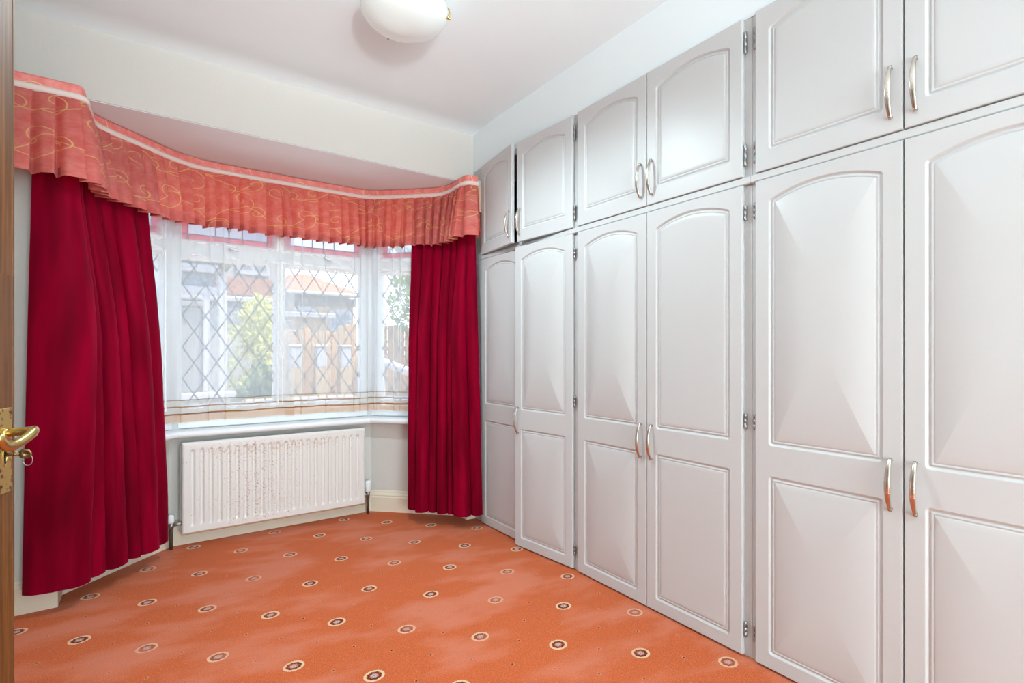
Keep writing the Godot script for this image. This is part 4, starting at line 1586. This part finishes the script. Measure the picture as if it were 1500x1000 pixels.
# ---------------------------------------------------------------- radiator, lamp, room door
func radiator():
	var x0 := 0.142
	var x1 := 1.192
	var y0 := 0.088
	var y1 := 0.598
	var w := x1 - x0
	var h := y1 - y0
	var t := thing("radiator", "white rust-freckled panel radiator with pressed flutes under the bay window", "radiator", Vector3(x0, y0, -3.435))
	var count := 22
	var m := 0.030
	var pitch := (w - 2 * m) / count
	var nx := count * 12 + 8
	var ys := []
	for k in 5: ys.append(0.016 * k / 4.0)
	for y in [0.022, 0.028, 0.034, 0.040, 0.046, 0.052, 0.058]: ys.append(y)
	for k in 8: ys.append(lerpf(0.07, h - 0.075, k / 7.0))
	for y in [0.066, 0.060, 0.054, 0.048, 0.042, 0.036, 0.030]: ys.append(h - y)
	for k in 5: ys.append(h - 0.020 + 0.020 * k / 4.0)
	var xs := []
	for k in 4: xs.append(0.014 * k / 4.0)
	for k in count * 12 + 1: xs.append(lerpf(0.018, w - 0.018, k / float(count * 12)))
	for k in 4: xs.append(w - 0.014 + 0.014 * (k + 1) / 4.0)
	var cols := []
	var uvs := []
	for x in xs:
		var col := []
		var uv := []
		for y in ys:
			var e: float = minf(minf(x, w - x), h - y)
			var z := 0.0
			if e < 0.014: z -= 0.012 * (1.0 - sqrt(maxf(0.0, 1.0 - pow(1.0 - e / 0.014, 2.0))))
			# a rounded channel in the middle of every pitch
			var c: float = (x - m) / pitch
			if c > 0.0 and c < count:
				var dx := absf(fposmod(c, 1.0) - 0.5) * pitch
				var reach := 0.0125
				var yy: float = 0.0
				if y < 0.050: yy = 0.050 - y
				if y > h - 0.056: yy = y - (h - 0.056)
				var q := sqrt(dx * dx + yy * yy * 0.55) / reach
				z -= 0.0110 * (1.0 - smoothstep(0.35, 1.0, q))
			col.append(Vector3(x, y, z))
			uv.append(Vector2(x / w, 1.0 - y / h))
		cols.append(col)
		uvs.append(uv)
	var st := new_st(true)
	grid(st, cols, uvs)
	put("panel", st, M.enamel, t)
	st = new_st()
	box(st, Vector3(0.002, 0.004, -0.020), Vector3(w - 0.002, h - 0.004, -0.0122), 0.003)
	put("panel_edge", st, M.white_gloss, t)
	st = new_st()
	box(st, Vector3(-0.008, -0.002, -0.058), Vector3(w - 0.01, h - 0.02, -0.034), 0.006)
	put("rear_panel", st, M.radiator_back, t)
	st = new_st()
	box(st, Vector3(0.0, -0.012, -0.024), Vector3(w, 0.002, -0.004), 0.004)
	put("seam", st, M.rusty_edge, t)
	for x in [0.16, w - 0.16]:
		st = new_st()
		box(st, Vector3(x, 0.06, -0.1075), Vector3(x + 0.03, h - 0.06, -0.05))
		put("bracket", st, M.white_gloss, t)
	# lockshield on the left: small cap, tail and pipe down through the carpet
	st = new_st(true)
	tube(st, [Vector3(-0.050, -0.087, -0.030), Vector3(-0.050, 0.045, -0.030)], [0.0095], 12)
	put("pipe", st, M.iron, t)
	st = new_st(true)
	tube(st, [Vector3(-0.052, 0.052, -0.030), Vector3(-0.012, 0.052, -0.030), Vector3(0.004, 0.052, -0.030)], [0.010, 0.010, 0.012], 12)
	lathe(st, [Vector2(0, 0.03), Vector2(0.014, 0.03), Vector2(0.014, 0.062), Vector2(0, 0.062)], 6, Transform3D(Basis(), Vector3(-0.050, 0, -0.030)))
	put("valve", st, M.steel, t)
	st = new_st(true)
	lathe(st, [Vector2(0.0, 0.062), Vector2(0.016, 0.062), Vector2(0.018, 0.070), Vector2(0.018, 0.085), Vector2(0.016, 0.100), Vector2(0.009, 0.108), Vector2(0, 0.110)], 16, Transform3D(Basis(), Vector3(-0.050, 0, -0.030)))
	put("valve_cap", st, M.white_gloss, t)
	# thermostatic head on the right
	st = new_st(true)
	tube(st, [Vector3(w + 0.030, -0.087, -0.034), Vector3(w + 0.030, 0.05, -0.034)], [0.0095], 12)
	put("pipe", st, M.iron, t)
	st = new_st(true)
	tube(st, [Vector3(w - 0.006, 0.047, -0.034), Vector3(w + 0.03, 0.047, -0.034)], [0.011], 12)
	lathe(st, [Vector2(0, 0.03), Vector2(0.014, 0.03), Vector2(0.015, 0.068), Vector2(0, 0.068)], 12, Transform3D(Basis(), Vector3(w + 0.030, 0, -0.034)))
	put("valve", st, M.steel, t)
	st = new_st(true)
	var prof := [Vector2(0, 0.066), Vector2(0.017, 0.066), Vector2(0.0195, 0.072), Vector2(0.0205, 0.100), Vector2(0.0205, 0.125), Vector2(0.019, 0.138), Vector2(0.013, 0.143), Vector2(0, 0.144)]
	lathe(st, prof, 20, Transform3D(Basis(), Vector3(w + 0.030, 0, -0.034)))
	var head := put("valve_cap", st, M.white_gloss, t)
	st = new_st()
	for k in 10:
		var a := TAU * k / 10
		var b := Transform3D(Basis(Vector3.UP, a), Vector3(w + 0.030, 0, -0.034))
		box(st, Vector3(0.0195, 0.098, -0.0018), Vector3(0.0222, 0.134, 0.0018), 0.0006, b)
	put("grip", st, M.white_gloss, head)

func ceiling_light():
	var c := LAMP_AT
	var t := thing("ceiling_light", "frosted white glass bowl ceiling light with gold clips", "ceiling light", c)
	var r := LAMP_R
	var deep := LAMP_D
	var prof := []
	for k in 19:
		var a := PI / 2 * k / 18
		prof.append(Vector2(r * sin(a), -deep * cos(a)))
	prof.append(Vector2(r + 0.001, 0.002))
	for k in 12:
		var a := PI / 2 * (1.0 - k / 11.0)
		prof.append(Vector2((r - 0.005) * sin(a), -(deep - 0.005) * cos(a)))
	var st := new_st(true)
	lathe(st, prof, 56)
	put("shade", st, M.frosted_glass, t)
	st = new_st(true)
	var up := CEIL - c.y - 0.001
	lathe(st, [Vector2(0, up - 0.024), Vector2(0.055, up - 0.024), Vector2(0.066, up - 0.014), Vector2(0.068, up), Vector2(0, up)], 40)
	lathe(st, [Vector2(0, -0.01), Vector2(0.012, -0.01), Vector2(0.012, up - 0.02)], 16)
	put("base", st, M.white_gloss, t)
	st = new_st(true)
	lathe(st, [Vector2(0, -0.045), Vector2(0.018, -0.040), Vector2(0.026, -0.022), Vector2(0.018, -0.004), Vector2(0.011, 0.012), Vector2(0, 0.012)], 20)
	put("bulb", st, M.white_gloss, t)
	var l := SpotLight3D.new()  # fill spot added just under the bowl to brighten the room
	l.name = "under_bowl_fill"
	l.light_energy = LAMP_FILL_E
	l.light_color = Color(0.88, 0.975, 1.0)
	l.spot_angle = 84.0
	l.spot_angle_attenuation = 0.6
	l.spot_range = 12.0
	l.spot_attenuation = 2.0
	l.light_size = 0.09
	l.shadow_enabled = true
	l.position = Vector3(0, -deep - 0.012, 0)
	l.rotation_degrees = Vector3(-90, 0, 0)
	t.add_child(l)
	for k in 3:
		var a := LAMP_TURN + TAU * k / 3
		var b := Transform3D(Basis(Vector3.UP, a))
		st = new_st(true)
		# arm from the base to the rim, hooked under the glass
		var arm := []
		for q in [[0.05, up - 0.016], [r * 0.7, up - 0.022], [r + 0.004, 0.016], [r + 0.006, -0.004], [r - 0.002, -0.016], [r - 0.012, -0.021]]:
			arm.append(b * Vector3(q[0], q[1], 0))
		tube(st, arm, [0.0032], 8)
		var kb := put("clip", st, M.brass, t)
		st = new_st(true)
		lathe(st, [Vector2(0, 0.0), Vector2(0.007, 0.0), Vector2(0.009, 0.004), Vector2(0.007, 0.009), Vector2(0.0045, 0.011), Vector2(0.0045, 0.016), Vector2(0, 0.018)], 12, b * Transform3D(Basis(Vector3(0, 0, 1), -PI / 2 - 0.7), Vector3(r - 0.003, -0.014, 0)))
		put("clip_knob", st, M.brass, kb)

const LAMP_AT := Vector3(0.850, 2.50, -1.974)
const LAMP_R := 0.175
const LAMP_D := 0.080
const LAMP_TURN := -PI / 6.0

func room_door():
	# the leaf stands open at the left; x runs from its hinge to its free edge, z out of the face that is seen
	var phi := deg_to_rad(17.2)
	var e := Vector3(sin(phi), 0, -cos(phi))
	var n := Vector3(cos(phi), 0, sin(phi))
	var free := Vector3(-0.216, 0, -1.373)
	var wide := 0.762
	var d := thing("door_1", "stained oak room door standing open at the left edge", "door", free - e * wide, 0.0, "", "structure")
	d.transform.basis = Basis(e, Vector3.UP, n)
	obj("leaf", box_mesh(Vector3(0, 0.008, -0.040), Vector3(wide - 0.0085, 1.99, 0.0), 0.002), M.stained_oak, d)
	obj("lipping", box_mesh(Vector3(wide - 0.0084, 0.008, -0.040), Vector3(wide, 1.99, 0.0), 0.002), M.stained_oak, d)
	var cx := wide - 0.039
	var plate := obj("lock_plate", box_mesh(Vector3(cx - 0.024, 0.838, 0.0), Vector3(cx + 0.024, 0.998, 0.0035), 0.0015), M.worn_brass, d)
	for q in [[-0.016, 0.990], [0.016, 0.990], [-0.016, 0.846], [0.016, 0.846]]:
		var st := new_st(true)
		lathe(st, [Vector2(0.0, 0.002), Vector2(0.0034, 0.002), Vector2(0.003, 0.0044), Vector2(0, 0.005)], 10, Transform3D(Basis(Vector3.RIGHT, PI / 2), Vector3(cx + q[0], q[1], 0)))
		put("screw", st, M.iron, plate)
	obj("keyhole", box_mesh(Vector3(cx - 0.0035, 0.892, 0.003), Vector3(cx + 0.0035, 0.926, 0.0038), 0.0), M.dark_hole, plate)
	var st := new_st(true)
	var ring := []
	for k in 17:
		var a := TAU * k / 16
		ring.append(Vector3(cx + 0.0055 * cos(a), 0.909 + 0.0165 * sin(a) + 0.0035 * signf(sin(a)), 0.004))
	tube(st, ring, [0.0011], 6, false)
	put("keyhole_rim", st, M.brass, plate)
	# scroll lever: neck, elbow, then a curling strap towards the hinge
	st = new_st(true)
	var ly := 0.949
	tube(st, [Vector3(cx, ly, 0.003), Vector3(cx, ly, 0.010)], [0.0135, 0.0115], 18)
	var arm := []
	var rad := []
	for q in [[0.0, 0.004, 0.006, 0.0092], [0.0, 0.004, 0.026, 0.0078], [-0.001, 0.005, 0.042, 0.0085], [-0.006, 0.006, 0.051, 0.0098], [-0.016, 0.004, 0.054, 0.0100], [-0.030, -0.002, 0.053, 0.0092], [-0.046, -0.009, 0.050, 0.0088], [-0.062, -0.013, 0.047, 0.0090], [-0.080, -0.011, 0.046, 0.0095], [-0.094, -0.003, 0.047, 0.0095], [-0.104, 0.006, 0.049, 0.0082], [-0.108, 0.011, 0.050, 0.0055]]:
		arm.append(Vector3(cx + q[0], ly + q[1], q[2]))
		rad.append(q[3])
	tube(st, arm, rad, 14, true, 0.8)
	put("lever", st, M.brass, d)
	# key left in the lock
	var at := d.transform * Vector3(cx, 0.912, 0.0)
	var k := thing("key", "dull brass key with a small split ring left in the door lock", "key", at)
	k.transform.basis = Basis(e, Vector3.UP, n)
	st = new_st(true)
	tube(st, [Vector3(0, 0, 0.001), Vector3(0, 0, 0.026)], [0.0030], 10)
	tube(st, [Vector3(0, 0, 0.018), Vector3(0, 0, 0.0215)], [0.0040], 10)
	put("shank", st, M.old_brass, k)
	# bow: an oval disc with a hole, lying in the plane of the shank and the vertical, a little turned
	st = new_st(true)
	var tw := Transform3D(Basis(Vector3(0, 0, 1), deg_to_rad(12)), Vector3(0, -0.001, 0.0345))
	var cols := []
	for i in 33:
		var a := TAU * i / 32
		var o := Vector2(cos(a) * 0.0108, sin(a) * 0.0100)
		var hh := Vector2(0.0036 + cos(a) * 0.0024, sin(a) * 0.0021)
		var col := []
		for q in [[hh, 0.0012], [o * 0.94, 0.0012], [o, 0.0], [o * 0.94, -0.0012], [hh, -0.0012], [hh, 0.0012]]:
			col.append(tw * Vector3(q[1], q[0].y, q[0].x))
		cols.append(col)
	grid(st, cols)
	put("bow", st, M.old_brass, k)
	st = new_st(true)
	ring = []
	for i in 25:
		var a := TAU * i / 24
		ring.append(Vector3(0.0, -0.0125 + 0.0105 * cos(a), 0.0385 + 0.0075 * sin(a)))
	tube(st, ring, [0.0007], 6, false)
	put("split_ring", st, M.steel, k)

func fill_uplighter():
	# added lamp, out of view behind the viewer, brightens the ceiling
	var t := thing("added_fill_lamp", "plain uplighter lamp added unseen behind the viewer to brighten the ceiling", "floor lamp", FILL_UPLIGHT)
	var st := new_st(true)
	lathe(st, [Vector2(0, 0), Vector2(0.13, 0), Vector2(0.13, 0.018), Vector2(0.02, 0.03), Vector2(0, 0.03)], 24)
	put("base", st, M.steel, t)
	st = new_st(true)
	tube(st, [Vector3(0, 0.02, 0), Vector3(0, 1.06, 0)], [0.011], 12)
	put("pole", st, M.steel, t)
	var head := Transform3D(Basis.from_euler(Vector3(deg_to_rad(36 - 90), deg_to_rad(-14), 0)), Vector3(0, 1.08, 0))
	st = new_st(true)
	lathe(st, [Vector2(0, -0.03), Vector2(0.05, -0.02), Vector2(0.14, 0.09), Vector2(0.142, 0.09), Vector2(0.135, 0.08), Vector2(0.05, -0.01), Vector2(0, -0.012)], 32, head)
	put("shade", st, M.white_gloss, t)
	st = new_st(true)
	lathe(st, [Vector2(0, 0.075), Vector2(0.125, 0.075), Vector2(0.125, 0.082), Vector2(0, 0.085)], 32, head)
	put("fill_lens", st, M.fill_glow, t)
